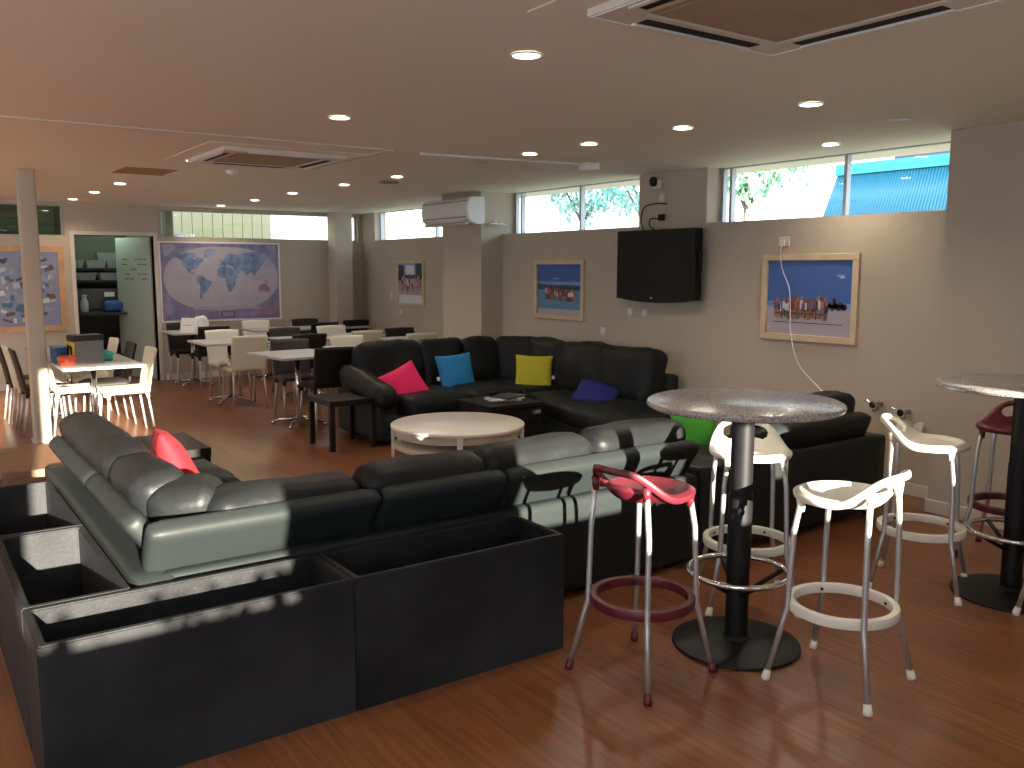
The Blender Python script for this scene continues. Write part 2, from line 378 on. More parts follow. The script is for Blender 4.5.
b0=None
for i,(x,z,lab) in enumerate(((2.22,1.605,'pale basket half hidden at the left end of the top store shelf'),(2.52,1.605,'pale basket in the middle of the top store shelf'),(2.80,1.605,'pale basket at the right end of the top store shelf'),(2.67,1.721,'pale basket stacked on top of the others in the store'),(2.38,1.425,'pale basket on the left of the second store shelf'),(2.70,1.425,'pale basket on the right of the second store shelf'))):
    if not b0: b0=obj('storage_basket',basket(),BK); o=b0
    else: o=b0.copy(); C.objects.link(o)
    o.location=(x,14.47,z); tag(o,lab,'basket','baskets in the store room')
o=obj('storage_chest',(lambda b:(box(b,2.2,3.05,14.3,14.7,1.0,1.30,bev=.01),b)[1])(B()),mat('grey_drawer_plastic',(.07,.07,.07),.5)); tag(o,'wide grey chest with a pale tag on the store shelf','box')
bm=B(); box(bm,2.60,2.74,14.292,14.2995,1.18,1.25); obj('name_tag',bm,M['paper'],o)
# worktop items: bottle and blue bag
bm=B(); lathe(bm,[(0,0),(.05,0),(.055,.02),(.055,.15),(.035,.19),(.03,.22),(.04,.23),(.04,.25),(0,.25)],20); o=obj('spray_bottle',bm,mat('pale_blue_bottle',(.45,.55,.62),.4),smooth=True,loc=(2.29,14.1,.965)); tag(o,'pale bottle standing on the counter inside the store room','bottle')
bm=B(); soft(bm,(0,0,.075),(.26,.18,.15),.06,.02,10,.02,12,3); o=obj('folded_blue_bag',bm,mat('blue_fabric',(.03,.10,.35),.7),smooth=True,loc=(2.68,14.12,.965)); tag(o,'crumpled blue bag on the counter inside the store room','bag')
ct=thing('store_counter','dark counter in the store room with an open bay beneath','counter',(0,0,0))
bm=B(); box(bm,2.0,3.24,13.95,14.28,.92,.96); obj('worktop',bm,DK,ct)
for x in (2.02,3.18): bm=B(); box(bm,x,x+.04,13.97,14.26,0,.92); obj('leg',bm,DK,ct)
bm=B(); box(bm,2.4,2.9,14.0,14.2,.38,.72,bev=.01); o=obj('cardboard_box',bm,mat('dark_box',(.06,.055,.05),.7)); o.location=(0,0,-.38); tag(o,'dark box on the floor beneath the store counter','box')
# strap-like paler label on it
bm=B(); box(bm,2.58,2.75,13.992,13.9995,.52,.58); obj('name_tag',bm,mat('grey_label',(.2,.2,.2),.7),o)
# ------------------------------------------------------------------ outside
yel=mat('yellow_wall_boards',(.42,.40,.24),.7); bm=B()
for k in range(14):
    x=3.1+k*.165; box(bm,x+.006,x+.162,14.9,14.94,1.2,3.4)
box(bm,3.1,5.42,14.94,15.0,1.2,3.4); o=obj('neighbouring_wall',bm,yel); tag(o,'yellowish boarded wall seen through the back clerestory window','wall')
bm=B(); box(bm,3.45,3.95,14.5,14.62,1.9,2.16,bev=.01); box(bm,3.69,3.71,14.5,14.62,2.16,2.17); o=obj('outdoor_unit',bm,mat('grey_housing',(.3,.33,.33),.6)); tag(o,'grey housing against the yellow boards outside the back window','unit')
o.location=(0,.27,0)
# teal corrugated roof
teal=mat('teal_roof_metal',(.004,.10,.17),.45); lt=mat('teal_fascia',(.03,.26,.34),.5)
t=thing('neighbour_roof','teal corrugated metal roof outside the near window','roof',(0,0,0))
bm=B(); n=110; y0,y1=6.0,14.75
prev=None
for k in range(n*4+1):
    y=y0+(y1-y0)*k/(n*4); dz=.011*math.sin(k*PI/2)
    a=bm.verts.new((19.5,y-.65,2.85+dz)); b=bm.verts.new((21,y,4.1+dz))
    if prev: bm.faces.new((prev[0],a,b,prev[1]))
    prev=(a,b)
o=obj('corrugated_sheet',bm,teal,t,smooth=True); md=o.modifiers.new('t','SOLIDIFY'); md.thickness=.02
bm=B(); box(bm,20.9,21.1,y0,y1,4.08,4.36); obj('ridge_cap',bm,lt,t)
bm=B(); box(bm,21.12,23.9,6,13,0,3.9); obj('wall_block',bm,mat('white_render',(.6,.6,.6),.8),t)
o=obj('neighbour_upper_storey',(lambda b:(box(b,24,30,8.5,15.0,0,7.5),b)[1])(B()),mat('blue_grey_cladding',(.055,.06,.10),.6)); tag(o,'blue grey upper storey rising behind the teal roof','building')
bm=B(); box(bm,6.55,60,-20,60,-.35,-.15); struct('ground',bm,mat('outdoor_ground',(.20,.21,.16),.9,var=.2,vscale=1))
# trees
random.seed(9)
def leafcloud(c,R,n,sz):
    bm=B()
    for i in range(n):
        d=Vector((random.gauss(0,1),random.gauss(0,1),random.gauss(0,1))).normalized(); rr=R*random.uniform(.45,1)**.6
        k=noise.noise(d*2.2+Vector(c))
        p=Vector(c)+Vector((d.x*rr,d.y*rr,d.z*rr*.8))*(1+k*.5)
        e=Euler((random.uniform(0,6),random.uniform(0,6),random.uniform(0,6))).to_matrix(); s=sz*random.uniform(.6,1.4)
        vs=[bm.verts.new(p+e@Vector(q)) for q in ((-s,0,0),(0,-s*.5,0),(s,0,s*.2),(0,s*.5,0))]; bm.faces.new(vs)
    return bm
lf=mat('leaf_green',(.16,.42,.30),.6,col2=(.35,.60,.35),vscale=2); lf2=mat('leaf_blue_green',(.22,.50,.50),.6,col2=(.4,.62,.5),vscale=2); bk=mat('bark',(.2,.16,.13),.8)
for (c,R,n,mt,lab) in (((15,12.7,4.0),1.15,1500,lf,'leafy green tree outside the window right of the television'),((17,20.6,4.2),1.35,1500,lf2,'bluish green tree outside the middle window, left of two'),((17,18.0,4.1),1.3,1200,lf2,'sparse bluish tree outside the middle window, right of two'),((20,33,4.0),1.6,900,lf,'small tree outside the far corner window')):
    t=thing('tree',lab,'tree',(c[0],c[1],0)); cc=(0,0,c[2])
    obj('foliage',leafcloud(cc,R,n,.11),mt,t)
    bm=B(); tube(bm,[(0,0,0),(.05,.03,c[2]*.5),(0,0,c[2]*.98)],.1,8,rs=[.13,.1,.05])
    for k in range(5):
        a=k*1.3; tube(bm,[(0,0,c[2]*.7),(math.cos(a)*R*.6,math.sin(a)*R*.6,c[2]+.3*math.sin(k))],.03,6,rs=[.05,.02])
    obj('trunk',bm,bk,t)
t=thing('dapple_shrub','unseen leaf screen added behind the camera to dapple the planters','dapple_shrub',(-.15,-2.1,0))  # unseen leaves, added to break up the sun on the planter rims
bm=B(); random.seed(21)
for i in range(1500):
    p=Vector((random.uniform(-.75,.75),random.uniform(-.18,.18),random.uniform(.35,1.37+.09*noise.noise(Vector((i*.37,0,0))))))
    if p.z>1.22 and noise.noise(Vector((p.x*5.5,3.3,.5)))<-.10: continue
    e=Euler((random.uniform(0,6),random.uniform(0,6),random.uniform(0,6))).to_matrix(); q=.05*random.uniform(.7,1.3)
    bm.faces.new([bm.verts.new(p+e@Vector(a)) for a in ((-q,0,0),(0,-q*.5,0),(q,0,q*.2),(0,q*.5,0))])
obj('foliage',bm,lf,t)
bm=B(); tube(bm,[(0,0,0),(.02,0,.9)],.03,8); obj('stem',bm,bk,t)
# ------------------------------------------------------------------ downlights
def make_down():
    t=thing('downlight','','ceiling light',(0,0,0))
    bm=B(); lathe(bm,[(.054,-.001),(.064,-.001),(.066,-.005),(.062,-.009),(.056,-.006),(.054,-.001)],28); obj('bezel',bm,M['whitepaint'],t,smooth=True)
    bm=B(); lathe(bm,[(0,-.006),(.04,-.007),(.055,-.005),(.055,-.001),(0,-.001)],28); obj('lens',bm,M['lamp'],t)
    ld=bpy.data.lights.new('lamp','SPOT'); ld.energy=DOWN*10; ld.spot_size=math.radians(150); ld.spot_blend=.8; ld.shadow_soft_size=.05; ld.color=(1,.84,.66)
    lo=bpy.data.objects.new('lamp',ld); C.objects.link(lo); lo.parent=t; lo.location=(0,0,-.03); return t
d0=make_down(); first=True
spots=[(2.21,3.05,'lit downlight nearest the camera, left of the big ceiling air conditioner'),(2.21,4.9,'lit downlight between the near light and the ceiling cassette beyond'),(4.08,3.05,'lit downlight nearest the camera of the right row'),(4.11,4.01,'lit downlight above the television sofa, second of the right row'),(4.09,4.89,'lit downlight third along the right row'),(4.07,5.57,'lit downlight right beside the ceiling conduit'),(5.48,3.92,'lit downlight right in front of the teal roof window'),(2.09,7.5,'lit downlight at the corner of the far ceiling cassette'),(4.04,7.68,'lit downlight beside the round ceiling vent'),(3.97,8.73,'lit downlight over the near dining tables'),(3.92,10.05,'lit downlight over the middle dining tables'),(3.92,11.36,'lit downlight over the dining tables near the map'),(3.87,12.62,'lit downlight closest to the world map'),(2.03,10.0,'lit downlight nearest of three before the store room door'),(2.01,11.28,'lit downlight middle of three before the store room door'),(1.98,12.57,'lit downlight farthest of three, above the store room door')]
for x,y,lab in spots:
    if first: d0.location=(x,y,H-.001); d0['label']=lab; first=False; d0['group']='ceiling downlights'
    else: dup(d0,(x,y,H-.001),0,lab,'ceiling downlights')
for x,y,lab in ((4.91,3.05,'unlit round downlight near the right pier'),(4.05,6.21,'unlit round downlight left of the conduit box')):
    t=thing('downlight',lab,'ceiling light',(x,y,H-.001))
    bm=B(); lathe(bm,[(.054,-.001),(.064,-.001),(.066,-.005),(.062,-.009),(.056,-.006),(.054,-.001)],28); obj('bezel',bm,M['whitepaint'],t,smooth=True)
    bm=B(); lathe(bm,[(0,-.006),(.04,-.007),(.055,-.005),(.055,-.001),(0,-.001)],28); obj('lens',bm,mat('unlit_lens',(.6,.58,.55),.4),t)
for y in (1.0,-.2): pass
# unseen downlights over the rest of the room
for x in (-2.9,-.6):
    for y in (1.2,4.2,7.2,10.2): dup(d0,(x,y,H-.001),0,'lit downlight outside the picture in the left part of the room','ceiling downlights left of the picture')
for x,y in ((1.2,.9),(4.0,.8)): dup(d0,(x,y,H-.001),0,'lit downlight above the photographer','ceiling downlights near the photographer')
# ------------------------------------------------------------------ ceiling cassettes
def cassette(loc,label,vis):
    t=thing('ceiling_cassette',label,'air conditioner',loc)
    P=mat('cassette_panel',(.74,.69,.58),.5)
    bm=B()
    for (a,b,c,d) in ((-.475,.475,.34,.475),(-.475,.475,-.475,-.34),(-.475,-.34,-.34,.34),(.34,.475,-.34,.34)): box(bm,a,b,c,d,-.03,-.001)
    obj('panel_frame',bm,P,t)
    bm=B(); box(bm,-.34,.34,-.34,.34,-.026,-.001,bev=.01); 
    box(bm,-.30,.30,-.30,.30,-.029,-.026,bev=.002,seg=1)
    obj('intake_grille',bm,M['grille'],t)
    for k in range(4):
        bm=B(); box(bm,-.29,.29,.375,.425,-.0325,-.0302); o=obj('air_slot',bm,M['dark'],t,rot=(0,0,k*PI/2))
        bm=B(); box(bm,-.30,.30,.428,.452,-.040,-.0302,bev=.003,seg=1,rot=None); obj('louvre',bm,M['whitepaint'],t,rot=(0,0,k*PI/2))
    bm=B(); tube(bm,[(x,y,-.03) for x,y in ((-.465,-.465),(.465,-.465),(.465,.465),(-.465,.465))],.005,6,closed=True); obj('edge_bead',bm,M['whitepaint'],t)
    # patched board around it
    bm=B()
    for (a,b,c,d) in ((-.62,.62,.475,.62),(-.62,.62,-.62,-.475),(-.62,-.475,-.475,.475),(.475,.62,-.475,.475)): box(bm,a,b,c,d,-.005,-.001)
    obj('surround_board',bm,M['ceil'],t)
cassette((2.47,1.93,H),'large four way ceiling air conditioner nearest the camera','near')
cassette((2.50,6.95,H),'four way ceiling air conditioner over the middle of the room','far')
bm=B(); box(bm,-.22,.22,-.28,.28,-.006,-.001); o=obj('ceiling_hatch',bm,mat('hatch_board',(.40,.25,.13),.7),loc=(1.96,8.6,H)); tag(o,'small brown ceiling hatch beyond the far air conditioner','hatch')
# conduit and sensors
t=thing('ceiling_conduit','thin white cable conduit on the ceiling ending in a small box','conduit',(0,0,0))
bm=B(); tube(bm,[(3.35,5.99,H-.012),(4.78,5.8,H-.012)],.011,8); obj('conduit_pipe',bm,M['whitepaint'],t)
bm=B(); box(bm,4.77,4.90,5.72,5.84,H-.055,H-.001,bev=.006); obj('junction_box',bm,M['whitepaint'],t)
def disc(name,x,y,r,h,lab,cat):
    bm=B(); lathe(bm,[(0,-h),(r*.7,-h),(r,-h*.5),(r,-.001),(0,-.001)],24); lathe(bm,[(0,-h-.006),(r*.3,-h-.006),(r*.35,-h),(0,-h)],16); o=obj(name,bm,M['whitepaint'],auto=40,loc=(x,y,H)); tag(o,lab,cat)
disc('smoke_detector',2.58,8.05,.055,.04,'small round smoke detector beyond the far ceiling cassette','smoke detector')
bm=B()
for k in range(3): lathe(bm,[(.05+k*.04,-.018),(.062+k*.04,-.022),(.075+k*.04,-.006),(.06+k*.04,-.001),(.05+k*.04,-.018)],28)
lathe(bm,[(0,-.02),(.035,-.02),(.035,-.001),(0,-.001)],20)
o=obj('ceiling_vent',bm,M['grille'],loc=(4.2,8.15,H),smooth=True); o.scale=(.65,.65,.8); tag(o,'round ceiling air vent beside a downlight near the wall unit','vent')
# ------------------------------------------------------------------ wall air conditioner on the column
t=thing('wall_air_conditioner','cream split air conditioner mounted high on the column','air conditioner',(5.57,8.99,2.11))
prof=[(0,.0),(-.10,-.01),(-.19,.015),(-.235,.06),(-.245,.12),(-.24,.22),(-.215,.275),(-.17,.295),(0,.30)]
bm=B(); prism(bm,prof,'y',-.52,.52); bmesh.ops.bevel(bm,geom=[e for e in bm.edges if e.calc_face_angle(0)>1.2],offset=.012,segments=2,affect='EDGES'); obj('housing',bm,M['whitepaint'],t,auto=50)
bm=B(); box(bm,-.236,-.12,-.46,.46,.005,.03,rot=(Matrix.Rotation(-.45,3,'Y'),(-.18,0,.02))); obj('louvre_flap',bm,mat('cream_flap',(.6,.55,.48),.4),t)
bm=B(); box(bm,-.2475,-.235,-.48,.48,.068,.074); box(bm,-.243,-.20,-.50,.50,.245,.249); obj('panel_seam',bm,M['dark'],t)
t=thing('pipe_bracket','thin metal pipe shelf between the air conditioner and the window','bracket',(0,0,0))
bm=B(); box(bm,5.62,5.84,8.46,8.54,2.105,2.117); obj('shelf_plate',bm,M['alframe'],t)
bm=B(); box(bm,5.72,5.735,8.50,8.52,2.117,2.16); box(bm,5.79,5.80,8.50,8.52,2.117,2.145); obj('upright_pin',bm,M['alframe'],t)
# ------------------------------------------------------------------ television
t=thing('television','black flat screen television on the right wall','television',(5.742,5.875,1.31))
def tvbody():
    bm=B(); pts=[]
    n=14
    for i in range(n+1):
        u=-1+2*i/n; pts.append((u*.495, -.0-.035*(1-u*u)+.02))
    for i in range(n+1):
        u=1-2*i/n; pts.append((u*.495, .645))
    prism(bm,pts,'x',-.05,.045); return bm
obj('casing',tvbody(),M['black'],t)
bm=B(); box(bm,-.0525,-.0505,-.462,.462,.075,.615); obj('screen_panel',bm,M['screen'],t)
bm=B(); lathe(bm,[(0,0),(.013,0),(.013,.002),(0,.002)],18); obj('maker_badge',bm,M['alu'],t,loc=(-.0525,.02,.03),rot=(0,-PI/2,0)).scale=(.6,1,1)
bm=B(); box(bm,-.0,.035,-.515,-.4955,.26,.44,bev=.005); obj('side_speaker',bm,M['black'],t)
bm=B(); box(bm,.045,.114,-.15,.15,.2,.45); obj('wall_bracket',bm,M['blackmetal'],t)
# camera sensor, plates, plugs
t=thing('security_camera','small white security camera high above the television','camera',(5.86,6.0,2.36))
bm=B(); box(bm,-.05,0,-.05,.05,-.03,.05,bev=.01); obj('mount_plate',bm,M['whitepaint'],t); bm=B(); soft(bm,(-.075,0,.035),(.07,.065,.09),.03,0,8); obj('lens_head',bm,M['black'],t,smooth=True)
def plate(y,z,lab,w=.075,h=.075,x=5.86,name='wall_socket'):
    t=thing(name,lab,'socket',(x,y,z)); bm=B(); box(bm,-.012,0,-w/2,w/2,-h/2,h/2,bev=.003,seg=1); obj('cover_plate',bm,M['trim'],t)
    bm=B(); box(bm,-.015,-.012,-.012,.012,-.008,.014); obj('rocker_switch',bm,M['white'],t); return t
plate(5.95,2.25,'blank white wall plate just under the security camera'); pl=plate(5.96,2.07,'white wall socket above the television with a black plug',.11,.075)
plate(6.35,1.19,'left one of two white wall plates beneath the television'); plate(6.15,1.19,'right one of two white wall plates beneath the television'); plate(6.75,.98,'white wall plate low behind the yellow cushion sofa')
plate(4.57,1.82,'white wall socket above the large framed beach photo',.10,.075)
plate(12.2,1.2,'small white switch on the far wall near the corner',x=6.3,w=.06,h=.1); plate(11.9,.95,'low white socket on the far wall near the corner',x=6.3)
def spline(P,k=6):
    P=[Vector(p) for p in P]; out=[]
    for i in range(len(P)-1):
        a=P[max(0,i-1)]; b=P[i]; c=P[i+1]; d=P[min(len(P)-1,i+2)]
        for j in range(k):
            t=j/k; out.append(.5*((2*b)+(c-a)*t+(2*a-5*b+4*c-d)*t*t+(3*b-a-3*c+d)*t**3))
    return out+[P[-1]]
def wirebm(pts,r): bm=B(); tube(bm,spline(pts),r,8); return bm
o=obj('video_cable',wirebm([(5.845,5.88,2.19),(5.83,6.02,2.2),(5.83,6.16,2.17),(5.83,6.2,2.05),(5.80,6.13,1.955)],.006),M['black'],smooth=True); tag(o,'black cable looping left from the plate down to the television','cable')
t=thing('power_lead','black plug above the television with a short cable hanging down','power lead',(5.86,5.93,2.07))
bm=B(); box(bm,-.05,-.0152,-.035,.035,-.03,.03,bev=.008); obj('plug',bm,M['black'],t)
o=obj('cable',wirebm([(-.04,.03,-.01),(-.06,.11,-.01),(-.06,.12,-.07),(-.08,.03,-.115)],.006),M['black'],t,smooth=True)
t=thing('extension_lead','white plug with a thin cord hanging across the framed beach photo','power lead',(5.86,4.57,1.81))
bm=B(); box(bm,-.04,-.0152,-.018,.018,-.03,.02,bev=.005); obj('plug',bm,M['white'],t)
obj('cable',wirebm([(-.03,0,-.02),(-.047,0,-.06),(-.047,-.02,-.2),(-.047,-.09,-.34),(-.045,-.11,-.46),(-.047,-.13,-.72),(-.05,-.22,-.95),(-.08,-.42,-1.10),(-.11,-.57,-1.19)],.0045),M['paper'],t,smooth=True)
# water taps on the right wall
VL=['wall tap with a small handle left of the pair on the right wall','wall tap above a white pipe cap right of the pair']
for i,(y,z) in enumerate(((3.66,.63),(3.44,.60))):
    t=thing('wall_tap',VL[i],'tap',(5.86,y,z))
    bm=B(); tube(bm,[(0,0,0),(-.09,0,0)],.018,12); tube(bm,[(-.05,0,0),(-.05,0,-.04),(-.055,.03,-.05)],.012,10); obj('spout',bm,M['brass'],t,auto=50)
    bm=B(); tube(bm,[(-.09,0,0),(-.11,0,0)],.026,12); tube(bm,[(-.10,-.01,0),(-.10,.07,.03)],.008,8); obj('handle',bm,M['chrome'],t,auto=50)
bm=B(); tube(bm,[(0,0,0),(-.05,0,0)],.04,18); tube(bm,[(-.052,0,0),(-.065,0,0)],.032,18); tube(bm,[(0,-.1,-.0),(-.05,-.1,0)],.036,18); o=obj('drain_stubs',bm,M['white'],loc=(5.86,3.44,.50),auto=40); tag(o,'pair of round white drain stubs below the wall taps','drain')
# ------------------------------------------------------------------ framed photographs (prints are flat)
PM=[mat('print_sky',(.045,.13,.42),.35),mat('print_sea',(.10,.25,.42),.4),mat('print_sand',(.42,.38,.44),.4),mat('print_hill',(.03,.05,.10),.5),mat('print_skin',(.42,.18,.12),.5),mat('print_red',(.35,.05,.05),.5),mat('print_dark',(.03,.03,.06),.5),mat('print_white',(.7,.7,.75),.5),mat('print_blue',(.08,.15,.5),.5),mat('print_brown',(.2,.08,.04),.5),mat('print_pale_sky',(.20,.33,.62),.35)]
def photo(y0,y1,z0,z1,fw_,frame,style,lab,x=5.86,seed=1,axis=None):
    """hangs on a wall facing -x; y0<y1"""
    t=thing('framed_photo',lab,'picture',(x,(y0+y1)/2,z0)); W=(y1-y0); Hh=z1-z0; w2=W/2
    bm=B(); d=.03
    box(bm,-d,0,-w2,w2,0,fw_,bev=.003,seg=1); box(bm,-d,0,-w2,w2,Hh-fw_,Hh,bev=.003,seg=1); box(bm,-d,0,-w2,-w2+fw_,fw_,Hh-fw_); box(bm,-d,0,w2-fw_,w2,fw_,Hh-fw_); obj('frame',bm,frame,t)
    random.seed(seed); bm=B(); a0,a1,c0,c1=-w2+fw_,w2-fw_,fw_,Hh-fw_; iw=a1-a0; ih=c1-c0
    def R(u0,u1,v0,v1,mi,lay):   # u runs left to right in the picture (left = +y)
        xx=-.010-.0006*lay
        q=[(xx,a1-u0*iw,c0+v0*ih),(xx,a1-u1*iw,c0+v0*ih),(xx,a1-u1*iw,c0+v1*ih),(xx,a1-u0*iw,c0+v1*ih)]
        f=bm.faces.new([bm.verts.new(p) for p in q]); f.material_index=mi
    def blob(u,v,ru,rv,mi,lay,k=8):
        xx=-.010-.0006*lay
        f=bm.faces.new([bm.verts.new((xx,a1-(u+ru*math.cos(2*PI*i/k))*iw,c0+(v+rv*math.sin(2*PI*i/k))*ih)) for i in range(k)]); f.material_index=mi
    def person(u,v,h,lay,cl):
        R(u-.012,u-.002,v,v+h*.45,random.choice((4,6,4)),lay); R(u+.002,u+.012,v,v+h*.45,random.choice((4,4,6)),lay)
        R(u-.016,u+.016,v+h*.40,v+h*.8,cl,lay); blob(u,v+h*.9,.012,h*.11,random.choice((4,9)),lay)
    if style=='beach':
        R(0,1,.42,1,0,0); R(0,1,.36,.44,10,1); R(0,1,.0,.40,2,0); R(0,.35,.39,.42,1,2)
        blob(.86,.80,.05,.02,10,2); blob(.88,.78,.03,.015,7,3)
        for i in range(9): blob(.74+.022*i,.40+.02*math.sin(i*2.3),.03,.045,random.choice((6,9,3)),3)
        for i in range(34):
            u=.10+i*.019+random.uniform(-.006,.006); person(u,.20+random.uniform(0,.05),random.uniform(.22,.31),4+i*.05,random.choice((5,6,7,8,9,4,6)))
        R(.10,.72,.27,.30,9,8); blob(.80,.47,.02,.04,6,3); R(.798,.802,.35,.52,6,3)
        R(.08,.90,.155,.165,6,1)
    elif style=='lake':
        R(0,1,.5,1,0,0); R(0,1,.60,.66,10,1); R(0,1,0,.55,1,0)
        f=bm.faces.new([bm.verts.new((-.0115,a1-u*iw,c0+v*ih)) for u,v in ((0,.50),(1,.50),(1,.57),(.8,.58),(.6,.60),(.45,.575),(.25,.59),(.1,.61),(0,.62))]); f.material_index=3
        R(0,1,.0,.12,2,.5); blob(.43,.72,.09,.015,10,2)
        for i in range(26):
            u=.2+i*.026; person(u,.32-.06*i/26+random.uniform(-.01,.01),random.uniform(.2,.25),4+i*.05,random.choice((5,9,4,7,6,4)))
    else:
        R(0,1,0,1,2,0); R(0,1,.62,1,10,1); R(.0,.22,.55,.95,3,2); R(.7,1,.6,1,3,2); R(0,1,.62,.70,3,2); R(.3,.65,.72,.95,7,1.5)
        for i in range(44): person(.05+.9*random.random(),.22+.3*random.random(),.22,4+i*.05,random.choice((5,9,4,7,6,4,5)))
        R(0,1,0,.2,7,3)
    bmesh.ops.recalc_face_normals(bm,faces=bm.faces); obj('print',bm,None,t,mats=PM)
    bm=B(); box(bm,-.006,-.001,a0,a1,c0,c1); obj('backing_board',bm,M['paper'],t)
photo(3.88,4.76,1.04,1.72,.05,M['palewood'],'beach','large pine framed group photo on a beach, right of the television',seed=5)
photo(7.04,7.89,1.065,1.695,.045,M['palewood'],'lake','pine framed group photo by blue water, left of the television',seed=6)
photo(11.16,11.98,1.06,1.72,.04,M['palewood'],'crowd','small framed crowd photo on the far wall past the column',x=6.3,seed=7)
# world map
t=thing('world_map','large framed blue and lilac world map on the back wall','map',(4.02,YB,.83))
bm=B(); W,Hh=1.77,1.155; w2=W/2; f_=.022
box(bm,-w2,w2,-.028,0,0,f_); box(bm,-w2,w2,-.028,0,Hh-f_,Hh); box(bm,-w2,-w2+f_,-.028,0,f_,Hh-f_); box(bm,w2-f_,w2,-.028,0,f_,Hh-f_); obj('frame',bm,M['whitepaint'],t)
MM=[mat('map_border',(.22,.20,.33),.4,var=.25,vscale=7),mat('map_ocean',(.40,.37,.44),.4,var=.06,vscale=5),mat('map_land',(.17,.24,.42),.4,var=.35,vscale=9),mat('map_pale_land',(.26,.30,.48),.4,var=.2,vscale=12),mat('map_pink_land',(.30,.17,.28),.4,var=.2,vscale=9),mat('map_red',(.24,.07,.13),.5),mat('map_ice',(.34,.32,.42),.4),mat('map_line',(.12,.12,.3),.5)]
bm=B()
def MP(px,py,lay): return (-w2+f_+(px-50)/618*(W-2*f_), -.008-.0008*lay, Hh-f_-(py-276)/388*(Hh-2*f_))
def poly(pts,mi,lay):
    f=bm.faces.new([bm.verts.new(MP(*p,lay)) for p in pts]); f.material_index=mi
poly([(50,276),(668,276),(668,664),(50,664)],0,0)
ov=[]
for i in range(64):
    a=2*PI*i/64; c_,s_=math.cos(a),math.sin(a); ov.append((362+300*math.copysign(abs(c_)**.8,c_),454+162*math.copysign(abs(s_)**.9,s_)))
poly(ov,1,1)
def LL(pts,mi,lay=2): poly([(362+1.667*a,459-1.875*b) for a,b in pts],mi,lay)
LL([(-165,62),(-158,71),(-130,70),(-110,73),(-85,70),(-80,62),(-93,58),(-82,53),(-76,60),(-65,59),(-56,52),(-66,46),(-70,42),(-76,35),(-81,31),(-80,25),(-84,30),(-97,27),(-97,20),(-88,21),(-88,16),(-83,10),(-78,9),(-84,8),(-94,15),(-105,20),(-112,30),(-124,40),(-124,49),(-138,59),(-152,59)],2)
LL([(-80,8),(-72,12),(-60,8),(-50,0),(-35,-6),(-39,-16),(-48,-26),(-57,-36),(-65,-42),(-68,-54),(-74,-50),(-72,-30),(-70,-18),(-81,-5)],2)
LL([(-55,60),(-45,60),(-22,70),(-18,80),(-40,83),(-60,78),(-55,70)],3)
LL([(-17,15),(-16,25),(-6,35),(10,37),(20,32),(32,31),(37,20),(43,11),(51,11),(40,-3),(40,-15),(33,-25),(27,-34),(18,-34),(12,-18),(9,-1),(8,4),(-8,5)],2)
LL([(-10,36),(-9,43),(-2,44),(-4,48),(8,54),(8,57),(5,60),(14,68),(28,71),(45,67),(70,72),(100,77),(140,73),(178,68),(162,58),(156,52),(150,60),(138,54),(132,43),(127,36),(121,38),(122,30),(112,21),(106,20),(108,12),(100,8),(103,2),(98,10),(91,22),(80,14),(77,8),(72,20),(58,25),(57,20),(45,13),(36,28),(35,36),(27,37),(22,38),(15,42),(12,38),(0,38)],2)
LL([(-6,50),(-5,57),(0,54),(1,51)],2,3); LL([(114,-22),(122,-15),(130,-12),(137,-12),(142,-11),(146,-19),(153,-27),(148,-38),(138,-35),(130,-32),(116,-35)],4)
LL([(95,5),(106,-6),(104,-2),(98,4)],3); LL([(109,1),(117,6),(118,-1),(112,-3)],3); LL([(131,-1),(145,-5),(147,-10),(138,-7)],4); LL([(130,32),(136,34),(142,42),(145,44),(140,36)],3); LL([(167,-46),(175,-40),(178,-38),(172,-36),(170,-44)],4); LL([(44,-24),(50,-14),(48,-24)],3); LL([(-24,64),(-14,64),(-15,66),(-22,66)],3)
poly([(210,600),(260,594),(330,602),(400,590),(480,596),(560,602),(560,612),(200,612)],6,2)
poly([(540,600),(662,590),(662,655),(540,655)],4,1.5); poly([(60,284),(110,280),(130,300),(70,350)],6,1.5); poly([(600,284),(655,284),(655,350),(630,330)],3,1.5)
poly([(348,620),(418,620),(418,655),(348,655)],5,3); poly([(356,627),(410,627),(410,648),(356,648)],3,4)
for k in range(2): poly([(362,632+k*8),(404,632+k*8),(404,635+k*8),(362,635+k*8)],5,5)
poly([(60,652),(345,652),(345,655),(60,655)],7,2); poly([(420,652),(660,652),(660,655),(420,655)],7,2)
bmesh.ops.recalc_face_normals(bm,faces=bm.faces); obj('print',bm,None,t,mats=MM)
bm=B(); box(bm,-w2+f_,w2-f_,-.006,-.001,f_,Hh-f_); obj('backing_board',bm,M['paper'],t)
